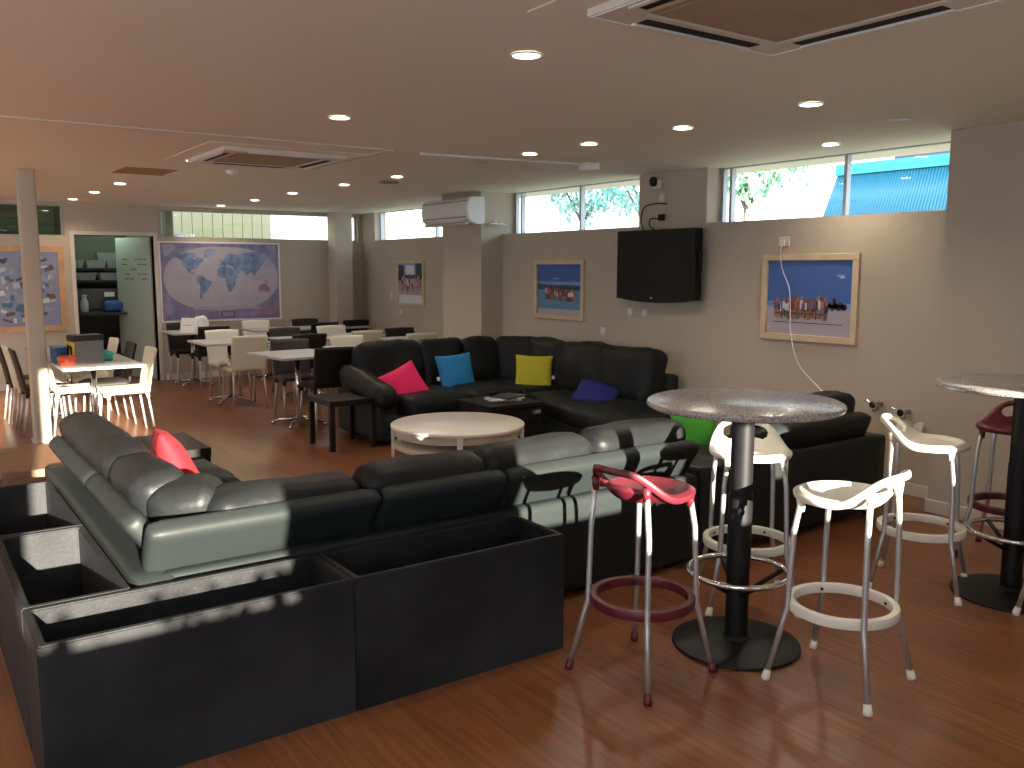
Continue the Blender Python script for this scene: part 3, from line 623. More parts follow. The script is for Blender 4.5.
# noticeboard left of the door
t=thing('notice_board','orange wood framed noticeboard of glossy photos left of the door','noticeboard',(1.24,YB,.77))
bm=B(); w2=.68; Hh=1.12; f_=.075
box(bm,-w2,w2,-.035,0,0,f_); box(bm,-w2,w2,-.035,0,Hh-f_,Hh); box(bm,-w2,-w2+f_,-.035,0,f_,Hh-f_); box(bm,w2-f_,w2,-.035,0,f_,Hh-f_); obj('frame',bm,M['wood'],t)
NM=[mat('collage_%d'%i,c,.15) for i,c in enumerate(((.26,.30,.46),(.34,.35,.45),(.50,.52,.58),(.07,.09,.10),(.16,.10,.10),(.10,.18,.30),(.62,.66,.70),(.30,.28,.32)))]
bm=B(); random.seed(12); box(bm,-w2+f_,w2-f_,-.012,-.001,f_,Hh-f_,mi=0)
for i in range(190):
    x=random.uniform(-w2+f_+.06,w2-f_-.06); z=random.uniform(f_+.06,Hh-f_-.06); a=random.uniform(-.4,.4); sx,sz=random.uniform(.015,.065),random.uniform(.012,.05)
    yy=-.0125-.00012*i; q=[]
    for dx,dz in ((-sx,-sz),(sx,-sz*.9),(sx*.9,sz),(-sx,sz*1.1)):
        X=max(-w2+f_,min(w2-f_,x+dx*math.cos(a)-dz*math.sin(a))); Z=max(f_,min(Hh-f_,z+dx*math.sin(a)+dz*math.cos(a))); q.append(bm.verts.new((X,yy-random.uniform(0,.004),Z)))
    try: f=bm.faces.new(q); f.material_index=random.choice((0,1,1,1,5,2,3,4,6,7,7,2))
    except ValueError: pass
bmesh.ops.recalc_face_normals(bm,faces=bm.faces); obj('photo_collage',bm,None,t,mats=NM)
# ------------------------------------------------------------------ planters
def planter(x0,x1,y0,y1,lab,h=.5,th=.028):
    t=thing('planter_box',lab,'planter',((x0+x1)/2,(y0+y1)/2,0),0,'charcoal planter boxes around the sofa'); w=(x1-x0)/2-.0015; d=(y1-y0)/2-.0015
    bm=B()
    prs=lambda a,b,c,e,z0,z1:box(bm,a,b,c,e,z0,z1)
    # outer shell as one rim loop
    O=[(-w,-d),(w,-d),(w,d),(-w,d)]; I=[(-w+th,-d+th),(w-th,-d+th),(w-th,d-th),(-w+th,d-th)]
    vo0=[bm.verts.new((*p,0)) for p in O]; vo1=[bm.verts.new((*p,h)) for p in O]; vi1=[bm.verts.new((*p,h)) for p in I]; vi0=[bm.verts.new((*p,.05)) for p in I]
    for i in range(4):
        j=(i+1)%4
        bm.faces.new((vo0[i],vo0[j],vo1[j],vo1[i])); bm.faces.new((vo1[i],vo1[j],vi1[j],vi1[i])); bm.faces.new((vi1[i],vi1[j],vi0[j],vi0[i]))
    bm.faces.new(vi0); bm.faces.new(vo0[::-1]); bmesh.ops.recalc_face_normals(bm,faces=bm.faces)
    bmesh.ops.bevel(bm,geom=[e for e in bm.edges if all(v.co.z>h-.001 for v in e.verts) or (e.verts[0].co.xy-e.verts[1].co.xy).length<.001],offset=.005,segments=2,affect='EDGES')
    obj('trough',bm,M['planter'],t)
planter(.27,1.28,2.80,3.16,'long charcoal planter box at the front left corner')
planter(1.28,2.24,2.80,3.16,'long charcoal planter box at the front, ending beside the maroon stool')
planter(.27,.61,3.16,4.09,'charcoal planter box on the left side behind the front corner one')
planter(.27,.61,4.09,5.07,'charcoal planter box farthest back on the left side')
# ------------------------------------------------------------------ sofas
LB=M['leatherback']; LE=M['leather']
def slab(t,axis,a,b,foot,top,th,z0,z1,name='back_panel'):
    """slanted padded slab running from a to b on axis; foot/top = offset of the outer face at z0/z1"""
    L=b-a; dx=top-foot; dz=z1-z0; ln=math.hypot(dx,dz)
    bm=B()
    def shp(q,u):
        # q.z along the slope, q.y thickness
        s=q.z/ln+.5
        return q
    soft(bm,(0,0,0),(L-.006,th,ln),.036,.004,14,.004,3,a)
    ang=math.atan2(dx,dz)    # lean
    sgn=1 if th>0 else -1
    if axis=='x':
        rot=(-ang,0,0); loc=((a+b)/2,(foot+top)/2+abs(th)/2,(z0+z1)/2)
    else:
        rot=(-ang,0,-PI/2); loc=((foot+top)/2+abs(th)/2,(a+b)/2,(z0+z1)/2)
    o=obj(name,bm,LB,t,smooth=True,loc=loc,rot=rot)
    if axis=='y': o.rotation_euler=Euler((0,ang,0)).to_matrix().to_euler() ; o.rotation_euler=(Matrix.Rotation(ang,3,'Y')@Matrix.Rotation(PI/2,3,'Z')).to_euler()
    return o
def cush(t,c,s,r=.07,puff=.03,wr=.012,wf=9,seed=0,rot=None,name='back_cushion',n=18,m=None,shape=None):
    bm=B(); soft(bm,(0,0,0),s,r,puff,n,wr,wf,seed,shape=shape); return obj(name,bm,m or LE,t,smooth=True,loc=c,rot=rot)
# --- front sectional (L shape), its back to the camera
t=thing('sectional_sofa','black leather corner sofa in front, its back against the planters','sofa',(0,0,0))
bm=B(); soft(bm,((.66+3.5)/2,3.30,.27),(3.5-.66,.16,.47),.03,.0,16); obj('back_base',bm,LB,t,smooth=True)
bm=B(); soft(bm,(.70,4.34,.27),(.15,2.3,.47),.03,0,14); obj('back_base',bm,LB,t,smooth=True)
bm=B(); box(bm,1.5,3.48,3.38,4.08,.05,.27,bev=.02); box(bm,.78,1.5,3.38,5.5,.05,.27,bev=.02); obj('seat_base',bm,LB,t,auto=40)
for i,(a,b) in enumerate(((1.5,2.16),(2.16,2.80),(2.80,3.46))): cush(t,((a+b)/2,3.78,.35),(b-a,.68,.18),.05,.03,.008,8,seed=i+1,name='seat_cushion')
for i,(a,b) in enumerate(((3.45,4.15),(4.15,4.8),(4.8,5.5))): cush(t,(1.16,(a+b)/2,.345),(.76,b-a,.18),.05,.03,.014,9,seed=i+7,name='seat_cushion')
for a,b in ((.68,1.60),(1.60,2.23),(2.23,3.48)): slab(t,'x',a,b,3.30,3.17,.09,.49,.69)
for a,b in ((3.36,4.20),(4.20,5.32)): slab(t,'y',a,b,.76,.61,.09,.49,.69)
for i,(a,b) in enumerate(((.93,1.55),(1.55,2.16),(2.16,2.80),(2.80,3.45))): cush(t,((a+b)/2,3.365,(.605,.622,.640,.652)[i]),(b-a-.004,.20,.29),.07,.012,.012,5,seed=20+i,rot=(.14,0,0))
cush(t,(.90,3.48,.63),(.26,.22,.29),.07,.012,.012,7,seed=31,rot=(.1,-.1,-.5))
for i,(a,b) in enumerate(((3.50,4.02),(4.02,5.36))): cush(t,(.82,(a+b)/2,.655),(.21,b-a-.004,.31),.07,.012,.014,5,seed=40+i,rot=(0,-.14,0))
bm=B()
for x,y in ((.75,3.3),(3.35,3.3),(2.0,3.3),(3.35,4.0),(1.42,5.5),(.75,5.5)): box(bm,x-.03,x+.03,y-.03,y+.03,0,.06)
obj('feet',bm,M['blackmetal'],t)
# --- right hand sofa, back to the camera
t=thing('two_seat_sofa','black leather sofa behind the round bar table, back to camera','sofa',(0,0,0))
bm=B(); soft(bm,((3.52+5.28)/2,3.32,.285),(1.74,.18,.50),.03,0,14); obj('back_base',bm,LB,t,smooth=True)
bm=B(); box(bm,3.53,5.26,3.41,4.1,.05,.28,bev=.02); obj('seat_base',bm,LB,t,auto=40)
for i,(a,b) in enumerate(((3.53,4.05),(4.05,4.58),(4.58,5.10))): cush(t,((a+b)/2,3.80,.36),(b-a,.68,.18),.05,.03,.008,8,seed=60+i,name='seat_cushion')
slab(t,'x',4.02,5.14,3.30,3.24,.10,.52,.68)
for i,(a,b) in enumerate(((4.06,4.58),(4.58,5.08))): cush(t,((a+b)/2,3.43,.66),(b-a,.20,.30),.06,.01,.01,6,seed=70+i,rot=(.1,0,0))
cush(t,(5.19,3.80,.40),(.17,.72,.34),.06,.015,.006,8,seed=75,name='armrest')
bm=B()
for x,y in ((3.6,3.3),(5.2,3.3),(5.2,4.0),(3.6,4.0)): box(bm,x-.03,x+.03,y-.03,y+.03,0,.06)
obj('feet',bm,M['blackmetal'],t)
# --- far corner sectional
t=thing('sectional_sofa','black leather corner sofa under the television wall','sofa',(0,0,0))
bm=B(); box(bm,3.56,5.72,7.05,8.0,.04,.30,bev=.03); box(bm,4.95,5.72,5.6,7.1,.04,.30,bev=.03); obj('seat_base',bm,LB,t,auto=40)
bm=B(); box(bm,3.56,5.74,7.86,8.02,.04,.66,bev=.03); box(bm,5.60,5.76,5.58,7.9,.04,.66,bev=.03); obj('back_base',bm,LB,t,auto=40)
for i,(a,b) in enumerate(((3.72,4.40),(4.40,4.98),)): cush(t,((a+b)/2,7.26,.36),(b-a,.80,.19),.06,.03,.010,8,seed=80+i,name='seat_cushion')
cush(t,(5.30,7.25,.36),(.72,.80,.19),.06,.03,.010,8,seed=84,name='seat_cushion')
# curved chaise seat
P=[(5.60,6.90),(4.98,6.90),(4.90,6.6),(4.76,6.2),(4.66,5.8),(4.64,5.45),(4.70,5.2),(4.86,5.08),(5.1,5.05),(5.60,5.10)]
bm=B(); prism(bm,P,'z',.04,.27); obj('chaise_base',bm,LB,t)
def pad(P,z0,z1,r):
    bm=B(); cx=sum(p[0] for p in P)/len(P); cy=sum(p[1] for p in P)/len(P); rings=[]
    prof=[(1-.02,z0),(1.0,z0+r*.5),(1.005,(z0+z1)/2),(.99,z1-r*.5),(.955,z1-r*.12),(.86,z1+.004),(.6,z1+.02),(.3,z1+.026)]
    # resample outline
    Q=[]
    for i in range(len(P)):
        a=Vector(P[i]); b=Vector(P[(i+1)%len(P)])
        for k in range(6): Q.append(a.lerp(b,k/6))
    for s,z in prof: rings.append([bm.verts.new((cx+(q.x-cx)*s,cy+(q.y-cy)*s,z+.008*noise.noise(Vector((q.x*5*s,q.y*5,s*3))))) for q in Q])
    for i in range(len(rings)-1):
        for k in range(len(Q)):
            bm.faces.new((rings[i][k],rings[i][(k+1)%len(Q)],rings[i+1][(k+1)%len(Q)],rings[i+1][k]))
    bm.faces.new(rings[-1]); bm.faces.new(rings[0][::-1]); return bm
obj('chaise_cushion',pad(P,.27,.42,.08),LE,t,smooth=True)
for i,(a,b) in enumerate(((3.62,4.30),(4.30,4.78),(4.78,5.22))): cush(t,((a+b)/2,7.76,.63),(b-a,.24,.50),.075,.02,.03,4,seed=90+i,rot=(-.2,0,0))
cush(t,(5.42,7.60,.63),(.50,.24,.50),.075,.02,.025,4,seed=95,rot=(-.18,0,-PI/4))
for i,(a,b) in enumerate(((6.90,7.42),(6.28,6.90),(5.62,6.28))): cush(t,(5.50,(a+b)/2,.63),(.24,b-a,.50),.075,.02,.03,4,seed=100+i,rot=(0,.2,0))
def armshape(q,u): return Vector((q.x,q.y,q.z+.12*smoothstep(-1,1,u[1])))
cush(t,(3.58,7.46,.45),(.22,.92,.22),.10,.015,.016,6,seed=110,name='armrest',shape=armshape)
bm=B(); soft(bm,(3.60,7.52,.22),(.22,.90,.36),.04,.0,10); obj('arm_base',bm,LB,t,smooth=True)
# ------------------------------------------------------------------ throw cushions
def pillow(col,loc,rot,lab,w=.42,t_=.14,seed=0,tagpos=None):
    o=obj('throw_cushion',pillow_bm(w,t_,seed=seed),M[col],smooth=True,loc=loc,rot=rot); tag(o,lab,'cushion')
    if tagpos: bm=B(); box(bm,tagpos[0]-.014,tagpos[0]+.014,-.004,.004,tagpos[1]-.018,tagpos[1]+.018); obj('care_tag',bm,M['paper'],o)
pillow('pink',(3.84,7.22,.515),(-.55,-.42,-.15),'bright pink cushion leaning at the left of the far sofa',.40,.13,1)
pillow('blue',(4.53,7.42,.57),(-.30,-.06,-.05),'sky blue cushion upright on the far sofa',.40,.13,2,(-.205,-.03))
pillow('yellow',(5.19,7.02,.565),(-.28,.04,-.62),'yellow cushion in the corner of the far sofa',.38,.13,3,(.195,-.03))
pillow('navy',(5.14,6.0,.475),(-1.2,.25,-.9),'navy blue cushion lying on the curved end of the far sofa',.40,.14,4,(.15,-.18))
pillow('green',(4.26,3.98,.515),(-.5,0,-.65),'green cushion on the sofa behind the bar table',.31,.13,5)
pillow('red',(1.09,4.38,.60),(-.38,.10,1.40),'red cushion leaning on the left run of the front sofa',.50,.15,6)
# ------------------------------------------------------------------ tables of the lounge
t=thing('coffee_table','round white coffee table with a lower shelf between the sofas','table',(3.54,5.78,0))
R_=.52
bm=B(); lathe(bm,[(0,.385),(R_-.01,.385),(R_,.39),(R_,.408),(R_-.008,.414),(0,.414)],72); obj('tabletop',bm,M['coffee'],t,auto=40)
bm=B(); lathe(bm,[(R_-.05,.325),(R_-.035,.325),(R_-.035,.385),(R_-.05,.385),(R_-.05,.325)],72); obj('apron_ring',bm,M['creamedge'],t,auto=40)
bm=B(); lathe(bm,[(0,.235),(R_-.03,.235),(R_-.02,.24),(R_-.02,.262),(R_-.03,.268),(0,.268)],72); obj('lower_shelf',bm,M['creamedge'],t,auto=40)
for k in range(4):
    a=math.radians(-127.7+90*k+8); c_,s_=math.cos(a),math.sin(a)
    bm=B(); box(bm,-.014,.014,-.022,.022,0,.386,bev=.003,seg=1); o=obj('leg',bm,M['coffee'],t,loc=((R_-.018)*c_,(R_-.018)*s_,0),rot=(0,0,a))
    bm=B(); tube(bm,[(.014,0,.34),(.018,0,.34)],.006,8); obj('screw_head',bm,M['alu'],o)
def lack(x0,x1,y0,y1,h,lab,m,name='side_table',th=.05,lg=.05,rz=0):
    t=thing(name,lab,'table',((x0+x1)/2,(y0+y1)/2,0),rz); w=(x1-x0)/2; d=(y1-y0)/2
    bm=B(); box(bm,-w,w,-d,d,h-th,h,bev=.003,seg=1); obj('tabletop',bm,m,t)
    for sx in (-1,1):
        for sy in (-1,1):
            bm=B(); box(bm,sx*w-(lg if sx>0 else 0),sx*w+(0 if sx>0 else lg),sy*d-(lg if sy>0 else 0),sy*d+(0 if sy>0 else lg),0,h-th,bev=.002,seg=1); obj('leg',bm,m,t)
    return t
lack(3.06,3.50,7.12,7.62,.45,'small square black table at the far sofa arm',M['blacktbl'],lg=.045,rz=.0)
# boxy black table with magazines
t=thing('side_table','boxy black table in the corner of the far sofa, magazines on top','table',(4.33,6.36,0))
bm=B(); box(bm,-.28,.28,-.28,.28,.42,.45,bev=.003,seg=1); obj('tabletop',bm,M['blacktbl'],t); bm=B(); box(bm,-.26,.26,-.26,.26,.02,.42); obj('cabinet_body',bm,M['blacktbl'],t)
random.seed(3)
mg=[('pale magazine at the bottom of the small pile',(.55,.53,.5)),('white magazine in the middle of the small pile',(.75,.74,.72)),('dark covered magazine on top of the small pile',(.05,.05,.06))]
for i,(lab,c) in enumerate(mg):
    bm=B(); box(bm,-.14,.14,-.105,.105,0,.014,bev=.002,seg=1); o=obj('magazine',bm,mat('magazine_cover_%d'%i,c,.4),loc=(4.36+.02*i,6.36-.015*i,.451+.0145*i),rot=(0,0,-.25+.3*i)); tag(o,lab,'magazine','magazines on the black side table')
    bm=B(); box(bm,-.137,.142,-.102,.102,.002,.012); obj('page_block',bm,M['paper'],o)
bm=B(); tube(bm,[(-.05,0,.01),(.0,.02,.02),(.05,.0,.012),(.1,.03,.01)],.008,8); soft(bm,(0,0,.015),(.14,.05,.03),.012,0,6); o=obj('remote_control',bm,M['black'],loc=(4.28,6.40,.496),rot=(0,0,.5)); tag(o,'black remote control lying on the magazine pile','remote control')
# low black and brown tables at the end of left run
t=thing('low_table','long low black table beyond the left end of the front sofa','table',(1.27,6.18,0))
bm=B(); box(bm,-.37,.37,-.42,.25,.385,.44,bev=.003,seg=1); obj('tabletop',bm,M['blacktbl'],t)
for sx in (-1,1):
    bm=B(); box(bm,sx*.35-.02,sx*.35+.02,-.40,.23,0,.385); obj('side_panel',bm,M['blacktbl'],t)
bm=B(); box(bm,.16,.20,-.4225,-.4202,.395,.415); obj('paper_sticker',bm,M['paper'],t)
t=thing('low_table','low brown wooden table half hidden behind the left sofa end','table',(.62,6.30,0))
bm=B(); box(bm,-.17,.24,-.42,.42,.36,.40,bev=.003,seg=1); obj('tabletop',bm,M['brown'],t)
for sy in (-1,1):
    bm=B(); box(bm,-.16,.23,sy*.40-.015,sy*.40+.015,0,.36); obj('side_panel',bm,M['brown'],t)
# ------------------------------------------------------------------ bar tables
def bar_table(loc,lab):
    t=thing('bar_table',lab,'table',loc,0,'round speckled bar tables')
    bm=B(); lathe(bm,[(0,1.030),(.385,1.030),(.398,1.036),(.402,1.046),(.398,1.056),(.385,1.062),(0,1.062)],80); obj('tabletop',bm,M['speck'],t,auto=40)
    bm=B(); lathe(bm,[(0,0),(.262,0),(.27,.006),(.268,.014),(.24,.022),(.06,.034),(.05,.045),(.05,.06),(0,.06)],64); obj('base_disc',bm,M['blackmetal'],t,auto=40)
    bm=B(); lathe(bm,[(.048,.05),(.048,.36),(.050,.36),(.050,.66),(.047,.66),(.047,1.03)],28); obj('column',bm,M['blackmetal'],t,auto=40)
    bm=B(); lathe(bm,[(0,1.005),(.16,1.005),(.16,1.030),(0,1.030)],24); obj('top_plate',bm,M['blackmetal'],t,auto=40)
    bm=B(); tube(bm,[(.208*math.cos(a),.208*math.sin(a),.325) for a in [2*PI*k/48 for k in range(48)]],.0125,10,closed=True); obj('foot_ring',bm,M['chrome'],t,smooth=True)
    for k in range(4):
        a=PI/4+k*PI/2+.3; bm=B(); tube(bm,[(.045*math.cos(a),.045*math.sin(a),.235),(.2*math.cos(a),.2*math.sin(a),.322)],.010,8); obj('ring_strut',bm,M['blackmetal'],t,smooth=True)
    bm=B(); tube(bm,[(.047,0,.60),(.066,0,.60)],.016,12); obj('clamp_knob',bm,M['blackmetal'],t,rot=(0,0,-2.4),smooth=True)
    return t
bar_table((2.87,2.41,0),'round speckled bar table on a black pedestal, fully in view')
bar_table((4.44,2.02,0),'round speckled bar table cut off by the right edge of the photo')
# ------------------------------------------------------------------ bar stools (handle at +x in local space)
def make_stool(colkey,lab):
    m=M[colkey]; t=thing('bar_stool',lab,'bar stool',(0,0,0))
    bm=B(); NR,NA=26,104; R0=.205
    def pt(tr,a):
        c_,s_=math.cos(a),math.sin(a)
        back=smoothstep(0,1,c_)           # towards the handle
        r=R0*(1+.06*back-.05*abs(s_)**4)
        x=r*tr*c_; y=r*tr*s_*(1-.08*back*tr)
        z=.752+.115*(back**1.6)*smoothstep(.42,.95,tr)+ .012*(1-back)*smoothstep(.6,.85,tr)-.016*smoothstep(.85,1.0,tr)*(1-back)-.016*(1-tr*tr)
        return (x,y,z)
    rings=[]
    for i in range(1,NR+1): rings.append([bm.verts.new(pt(i/NR,2*PI*k/NA)) for k in range(NA)])
    cv=bm.verts.new(pt(0,0))
    for k in range(NA): bm.faces.new((cv,rings[0][k],rings[0][(k+1)%NA]))
    for i in range(NR-1):
        for k in range(NA):
            a=2*PI*(k+.5)/NA; a=(a+PI)%(2*PI)-PI; tr=(i+1.5)/NR
            lim=math.radians(44)*(1-(abs(tr-.75)/.115)**3)**.5 if abs(tr-.75)<.115 else -1
            if abs(a)<lim: continue
            bm.faces.new((rings[i][k],rings[i+1][k],rings[i+1][(k+1)%NA],rings[i][(k+1)%NA]))
    bmesh.ops.delete(bm,geom=[v for v in bm.verts if not v.link_faces],context='VERTS')
    bmesh.ops.recalc_face_normals(bm,faces=bm.faces)
    o=obj('seat',bm,m,t,smooth=True)
    sm=o.modifiers.new('smooth','SMOOTH'); sm.iterations=2; sm.factor=.5
    md=o.modifiers.new('thick','SOLIDIFY'); md.thickness=.027; md.offset=-1
    bv=o.modifiers.new('sub','SUBSURF'); bv.levels=1; bv.render_levels=1
    for k in range(4):
        a=PI/4+k*PI/2; c_,s_=math.cos(a),math.sin(a); zt=.79 if c_>0 else .725; rt_=.205 if c_>0 else .185
        if c_>0: pts=[(.195*c_*1.02,.195*s_*.92,zt),(.205*c_,.205*s_,.6),(.212*c_,.212*s_,.36),(.214*c_,.214*s_,.29),(.225*c_,.225*s_,.25),(.285*c_,.285*s_,.02)]
        else: pts=[(.178*c_,.178*s_,zt),(.200*c_,.200*s_,.6),(.212*c_,.212*s_,.36),(.214*c_,.214*s_,.29),(.225*c_,.225*s_,.25),(.285*c_,.285*s_,.02)]
        bm=B(); tube(bm,pts,.0115,12); lg=obj('leg',bm,M['alu'],t,smooth=True)
        bm=B(); q=pts[0]; tube(bm,[(q[0],q[1],q[2]-.045),(q[0],q[1],q[2]+.008)],.016,12,rs=[.0135,.019]); obj('seat_socket',bm,m,lg,smooth=True)
        bm=B(); tube(bm,[(.289*c_,.289*s_,.0),(.287*c_,.287*s_,.012),(.279*c_,.279*s_,.04)],.016,12,rs=[.017,.017,.0135]); obj('foot_cap',bm,m,lg,smooth=True)
    bm=B(); lathe(bm,[(.182,.285),(.206,.285),(.208,.29),(.208,.318),(.206,.322),(.182,.322),(.180,.316),(.180,.29),(.182,.285)],64); fr=obj('foot_ring',bm,m,t,auto=40)
    bm=B()
    for k in range(4):
        a=PI/4+k*PI/2+.10; tube(bm,[(.174*math.cos(a),.174*math.sin(a),.303),(.182*math.cos(a),.182*math.sin(a),.303)],.006,8)
    obj('ring_screw',bm,M['blackmetal'],fr)
    return t
sr=make_stool('stoolred','maroon bar stool in front of the sofa back, left of the bar table'); sr.location=(2.36,2.46,0); sr.rotation_euler=(0,0,math.radians(187)); sr['group']='bar stools'
sw=make_stool('stoolwhite','ivory bar stool nearest the camera, right of the bar table pedestal'); sw.location=(2.945,1.955,0); sw.rotation_euler=(0,0,math.radians(-80)); sw['group']='bar stools'
dup(sw,(3.295,2.72,0),math.radians(51),'ivory bar stool behind the bar table, slotted back seen past the pedestal','bar stools')
dup(sw,(4.19,2.36,0),math.radians(114),'ivory bar stool seen from the side between the two bar tables','bar stools')
dup(sr,(5.01,2.32,0),math.radians(10),'maroon bar stool behind the right hand bar table','bar stools')
dup(sw,(4.42,1.70,0),math.radians(98),'ivory bar stool cut off at the right edge, one foot in view','bar stools')
# ------------------------------------------------------------------ dining chairs
def make_chair(m,lab):
    t=thing('dining_chair',lab,'chair')
    bm=B(); n=12
    # seat shell
    def grid(f,nu,nv):
        g=[[bm.verts.new(f(i/nu,j/nv)) for j in range(nv+1)] for i in range(nu+1)]
        for i in range(nu):
            for j in range(nv): bm.faces.new((g[i][j],g[i+1][j],g[i+1][j+1],g[i][j+1]))
    def sf(u,v):
        x=(u-.5)*.42*(1-.04*(1-v)); y=-.19+v*.41; z=.455-.012*math.sin(PI*u)*math.sin(PI*v)-.02*smoothstep(.85,1,v)-.035*smoothstep(.88,1,abs(u-.5)*2); return (x,y,z)
    grid(sf,n,n); o=obj('seat',bm,m,t,smooth=True); md=o.modifiers.new('t','SOLIDIFY'); md.thickness=.022; md.offset=0
    bm=B()
    def bf(u,v):
        x=(u-.5)*(.40+.02*v); z=.425+v*.405+.006*math.cos((u-.5)*PI); y=-.185-.055*v-.028*v*v-.018*math.sin(PI*u); return (x,y,z)
    grid(bf,n,n); o=obj('backrest',bm,m,t,smooth=True); md=o.modifiers.new('t','SOLIDIFY'); md.thickness=.02; md.offset=0
    for sx in (-1,1):
        for sy,y0,y1 in ((1,.17,.20),(-1,-.17,-.23)):
            bm=B(); tube(bm,[(sx*.175,y0,.44),(sx*.195,y1,.0)],.012,8); lg=obj('leg',bm,M['alu'],t,smooth=True)
            bm=B(); tube(bm,[(sx*.175,y0,.445),(sx*.1775,y0+(y1-y0)*.17,.37)],.018,8,rs=[.026,.016]); obj('leg_socket',bm,m,lg,smooth=True)
    return t
CH={}
seq=[ # colour, back-top point, facing degrees, label
('white',(3.38,11.2),-90,'white dining chair at the second table left row, facing the camera'),
('cream',(3.33,9.98),90,'cream dining chair with a sunlit patch on its back'),
('dark',(3.53,8.06),90,'dark brown chair directly behind the small square black table'),
('grey',(3.55,9.32),-97,'charcoal chair facing camera across the nearest left dining table'),
('dark',(4.02,9.9),88,'dark brown chair seen behind the charcoal chair, over its shoulder'),
('grey',(4.17,11.12),-90,'charcoal chair at the far side of the second table, middle row'),
('dark',(3.5,11.93),90,'black chair nearest the wall table under the map, back to camera'),
('dark',(3.36,13.02),-90,'dark chair under the left end of the world map'),
('white',(4.42,12.98),-90,'white chair against the wall under the right end of the map'),
('dark',(5.19,12.96),-90,'dark chair farthest back, right of the map'),
('dark',(5.07,11.9),90,'dark chair back to camera in front of the white topped far table'),
('dark',(5.72,12.25),90,'dark chair near the corner by the wall switch'),
('white',(4.87,11.24),-88,'white chair in the right row facing the camera'),
('cream',(4.84,10.05),90,'cream chair in the right row just above the sofa arm'),
('white',(4.27,9.43),-90,'white chair right behind the far sofa arm'),
('dark',(5.42,10.3),-90,'dark chair left of the column, behind the sofa'),
('cream',(5.20,9.3),90,'cream chair left of the column, its top just over the sofa back'),
('cream',(2.05,9.08),180,'cream sunlit chair at the right end of the left dining table'),
('dark',(2.02,9.80),180,'dark chair second along the right side of the left tables'),
('cream',(1.99,10.5),180,'cream chair third along the right side of the left tables'),
('white',(1.13,9.43),0,'white sunlit chair just right of the ceiling post'),
('dark',(.90,9.62),0,'dark chair immediately left of the ceiling post'),
('dark',(.86,10.55),0,'dark chair at the left edge of the photo'),
('cream',(.88,10.08),0,'cream chair between the two dark chairs left of the post'),
]
KEY={'white':M['white'],'cream':M['cream'],'dark':M['darkchair'],'grey':M['greychair']}
for k,(x,y),deg,lab in seq:
    a=math.radians(deg); loc=(x+.27*math.cos(a),y+.27*math.sin(a),0); rz=a-PI/2
    if k not in CH:
        CH[k]=make_chair(KEY[k],lab); CH[k].location=loc; CH[k].rotation_euler=(0,0,rz); CH[k]['group']='dining chairs'
    else: dup(CH[k],loc,rz,lab,'dining chairs')
def dtable(x,y,w,d,lab,rz=0,first=[None]):
    t=thing('dining_table',lab,'table',(x,y,0),rz,'dining tables')
    bm=B(); box(bm,-w/2,w/2,-d/2,d/2,.715,.74,bev=.004,seg=2); obj('tabletop',bm,M['tabletop'],t)
    bm=B(); tube(bm,[(0,0,.06),(0,0,.715)],.028,14); obj('pedestal',bm,M['chrome'],t,smooth=True)
    bm=B(); box(bm,-.15,.15,-.15,.15,.705,.715); obj('top_plate',bm,M['blackmetal'],t)
    for k in range(4):
        a=PI/4+k*PI/2; bm=B(); tube(bm,[(.02*math.cos(a),.02*math.sin(a),.075),(.28*math.cos(a),.28*math.sin(a),.035)],.014,8,rs=[.02,.012]); tube(bm,[(.275*math.cos(a),.275*math.sin(a),0),(.275*math.cos(a),.275*math.sin(a),.035)],.017,8); obj('foot',bm,M['chrome'],t,smooth=True)
    return t
for a in ((3.36,8.62,.72,.82,'white square table nearest the far sofa, left row',.1),(3.28,10.58,.78,.76,'white table in the left row behind the cream sunlit chair',0),(3.36,12.48,.66,.68,'table under the world map carrying the folded menu',0),(4.25,8.93,.70,.62,'white table half hidden behind the far sofa arm',0),(4.22,10.52,.72,.72,'white table in the middle row',0),(4.98,10.68,.68,.72,'white table in the right row before the white chair',0),(4.42,12.42,.62,.64,'white table near the wall under the map\'s right edge',0),(5.35,12.42,1.1,.62,'wide white table closest to the far corner',0),(5.32,9.80,.66,.55,'white table tucked beside the column',0),(1.50,8.97,.68,1.18,'long dining table right of the ceiling post with the cooler on it',0),(1.48,10.25,.68,1.2,'long dining table farther back left, behind the cooler table',0)): dtable(*a)
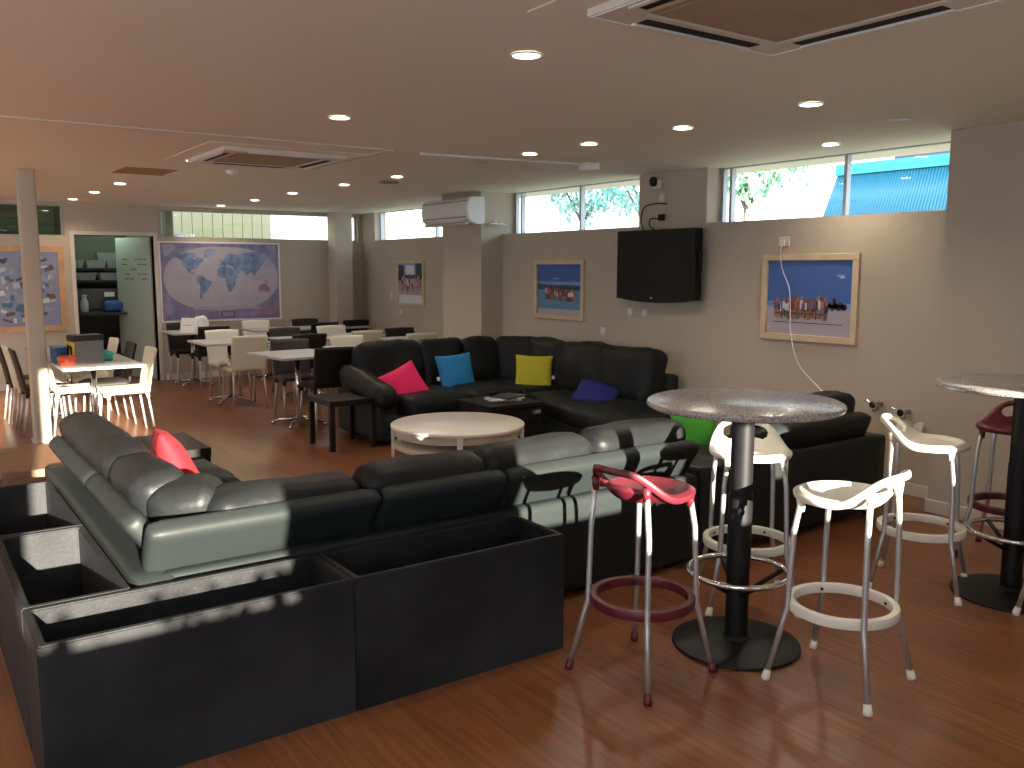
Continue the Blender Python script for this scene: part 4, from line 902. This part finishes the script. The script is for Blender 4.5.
# objects on the dining tables
t=thing('cool_box','yellow and black box with a plain grey side on the left table','box',(1.42,8.80,.74),.2)
bm=B(); box(bm,-.13,.13,-.085,.085,0,.24,bev=.012); obj('body',bm,mat('grey_cardboard',(.14,.135,.14),.6),t,auto=40)
bm=B(); box(bm,-.136,-.1302,-.084,.084,.0,.20); obj('yellow_end',bm,mat('yellow_print',(.60,.42,.02),.6),t)
bm=B(); box(bm,-.138,.133,-.088,.088,.205,.262,bev=.01); obj('lid',bm,mat('black_lid',(.012,.012,.012),.5),t,auto=40)
bm=B(); tube(bm,[(-.139,-.03,.06),(-.142,-.03,.15),(-.142,.03,.17),(-.139,.05,.08)],.012,8); obj('printed_swirl',bm,M['black'],t,smooth=True)
bm=B(); lathe(bm,[(0,0),(.055,0),(.075,.03),(.08,.06),(.07,.085),(.06,.085),(.07,.06),(.065,.03),(0,.012)],28); o=obj('glass_bowl',bm,mat('glowing_red_glass',(.75,.10,.05),.15),smooth=True,loc=(1.24,8.68,.741)); tag(o,'small red glass bowl blazing in the sun beside the box','bowl')
bm=B(); lathe(bm,[(0,0.016),(.05,.016),(.05,.055),(0,.062)],20); obj('candle_wax',bm,mat('pink_wax',(.9,.5,.4),.5),o,smooth=True)
t=thing('storage_tub','blue plastic tub with a teal side on the left table','tub',(1.26,8.98,.74),.1)
bm=B()
O=rrect(-.10,.10,-.08,.08,.02); 
prism(bm,O,'z',0,.14); obj('tub_body',bm,mat('blue_tub_plastic',(.03,.10,.20),.5),t,auto=40); bm=B(); prism(bm,rrect(-.108,.108,-.088,.088,.02),'z',.14,.155); obj('lid',bm,mat('light_blue_lid',(.12,.25,.42),.5),t)
bm=B(); soft(bm,(0,0,.045),(.13,.09,.09),.02,.01,8,.006,20,2); o=obj('teal_packet',bm,mat('teal_packet_film',(.02,.38,.34),.35),smooth=True,loc=(1.60,8.95,.741)); tag(o,'small teal packet right of the grey sided box','packet')
bm=B(); prism(bm,[(-.07,0),(.07,0),(.0,.19)],'y',-.10,.10); o=obj('folded_menu',bm,M['paper'],loc=(3.30,12.40,.741),rot=(0,0,.9)); tag(o,'white folded menu standing on the table under the map','menu')
bm=B()
for k in range(4): box(bm,-.001,.001,-.06+.01*k,.06-.01*k,.0,.006)
b2=bm; o2=obj('printed_line',b2,M['ink'],o,loc=(-.042,0,.09),rot=(0,math.radians(20),0))
bm=B(); soft(bm,(0,0,.10),(.17,.10,.20),.04,.01,10,.03,10,8); o=obj('plastic_bag',bm,M['paper'],smooth=True,loc=(3.47,12.42,.741)); tag(o,'crumpled white plastic bag beside the folded menu','bag')
# items against the right wall behind the stools: grey service panel
bm=B(); box(bm,5.852,5.86,3.13,3.32,.30,.62); o=obj('access_panel',bm,M['wall']); tag(o,'small wall coloured access panel below the taps','panel')
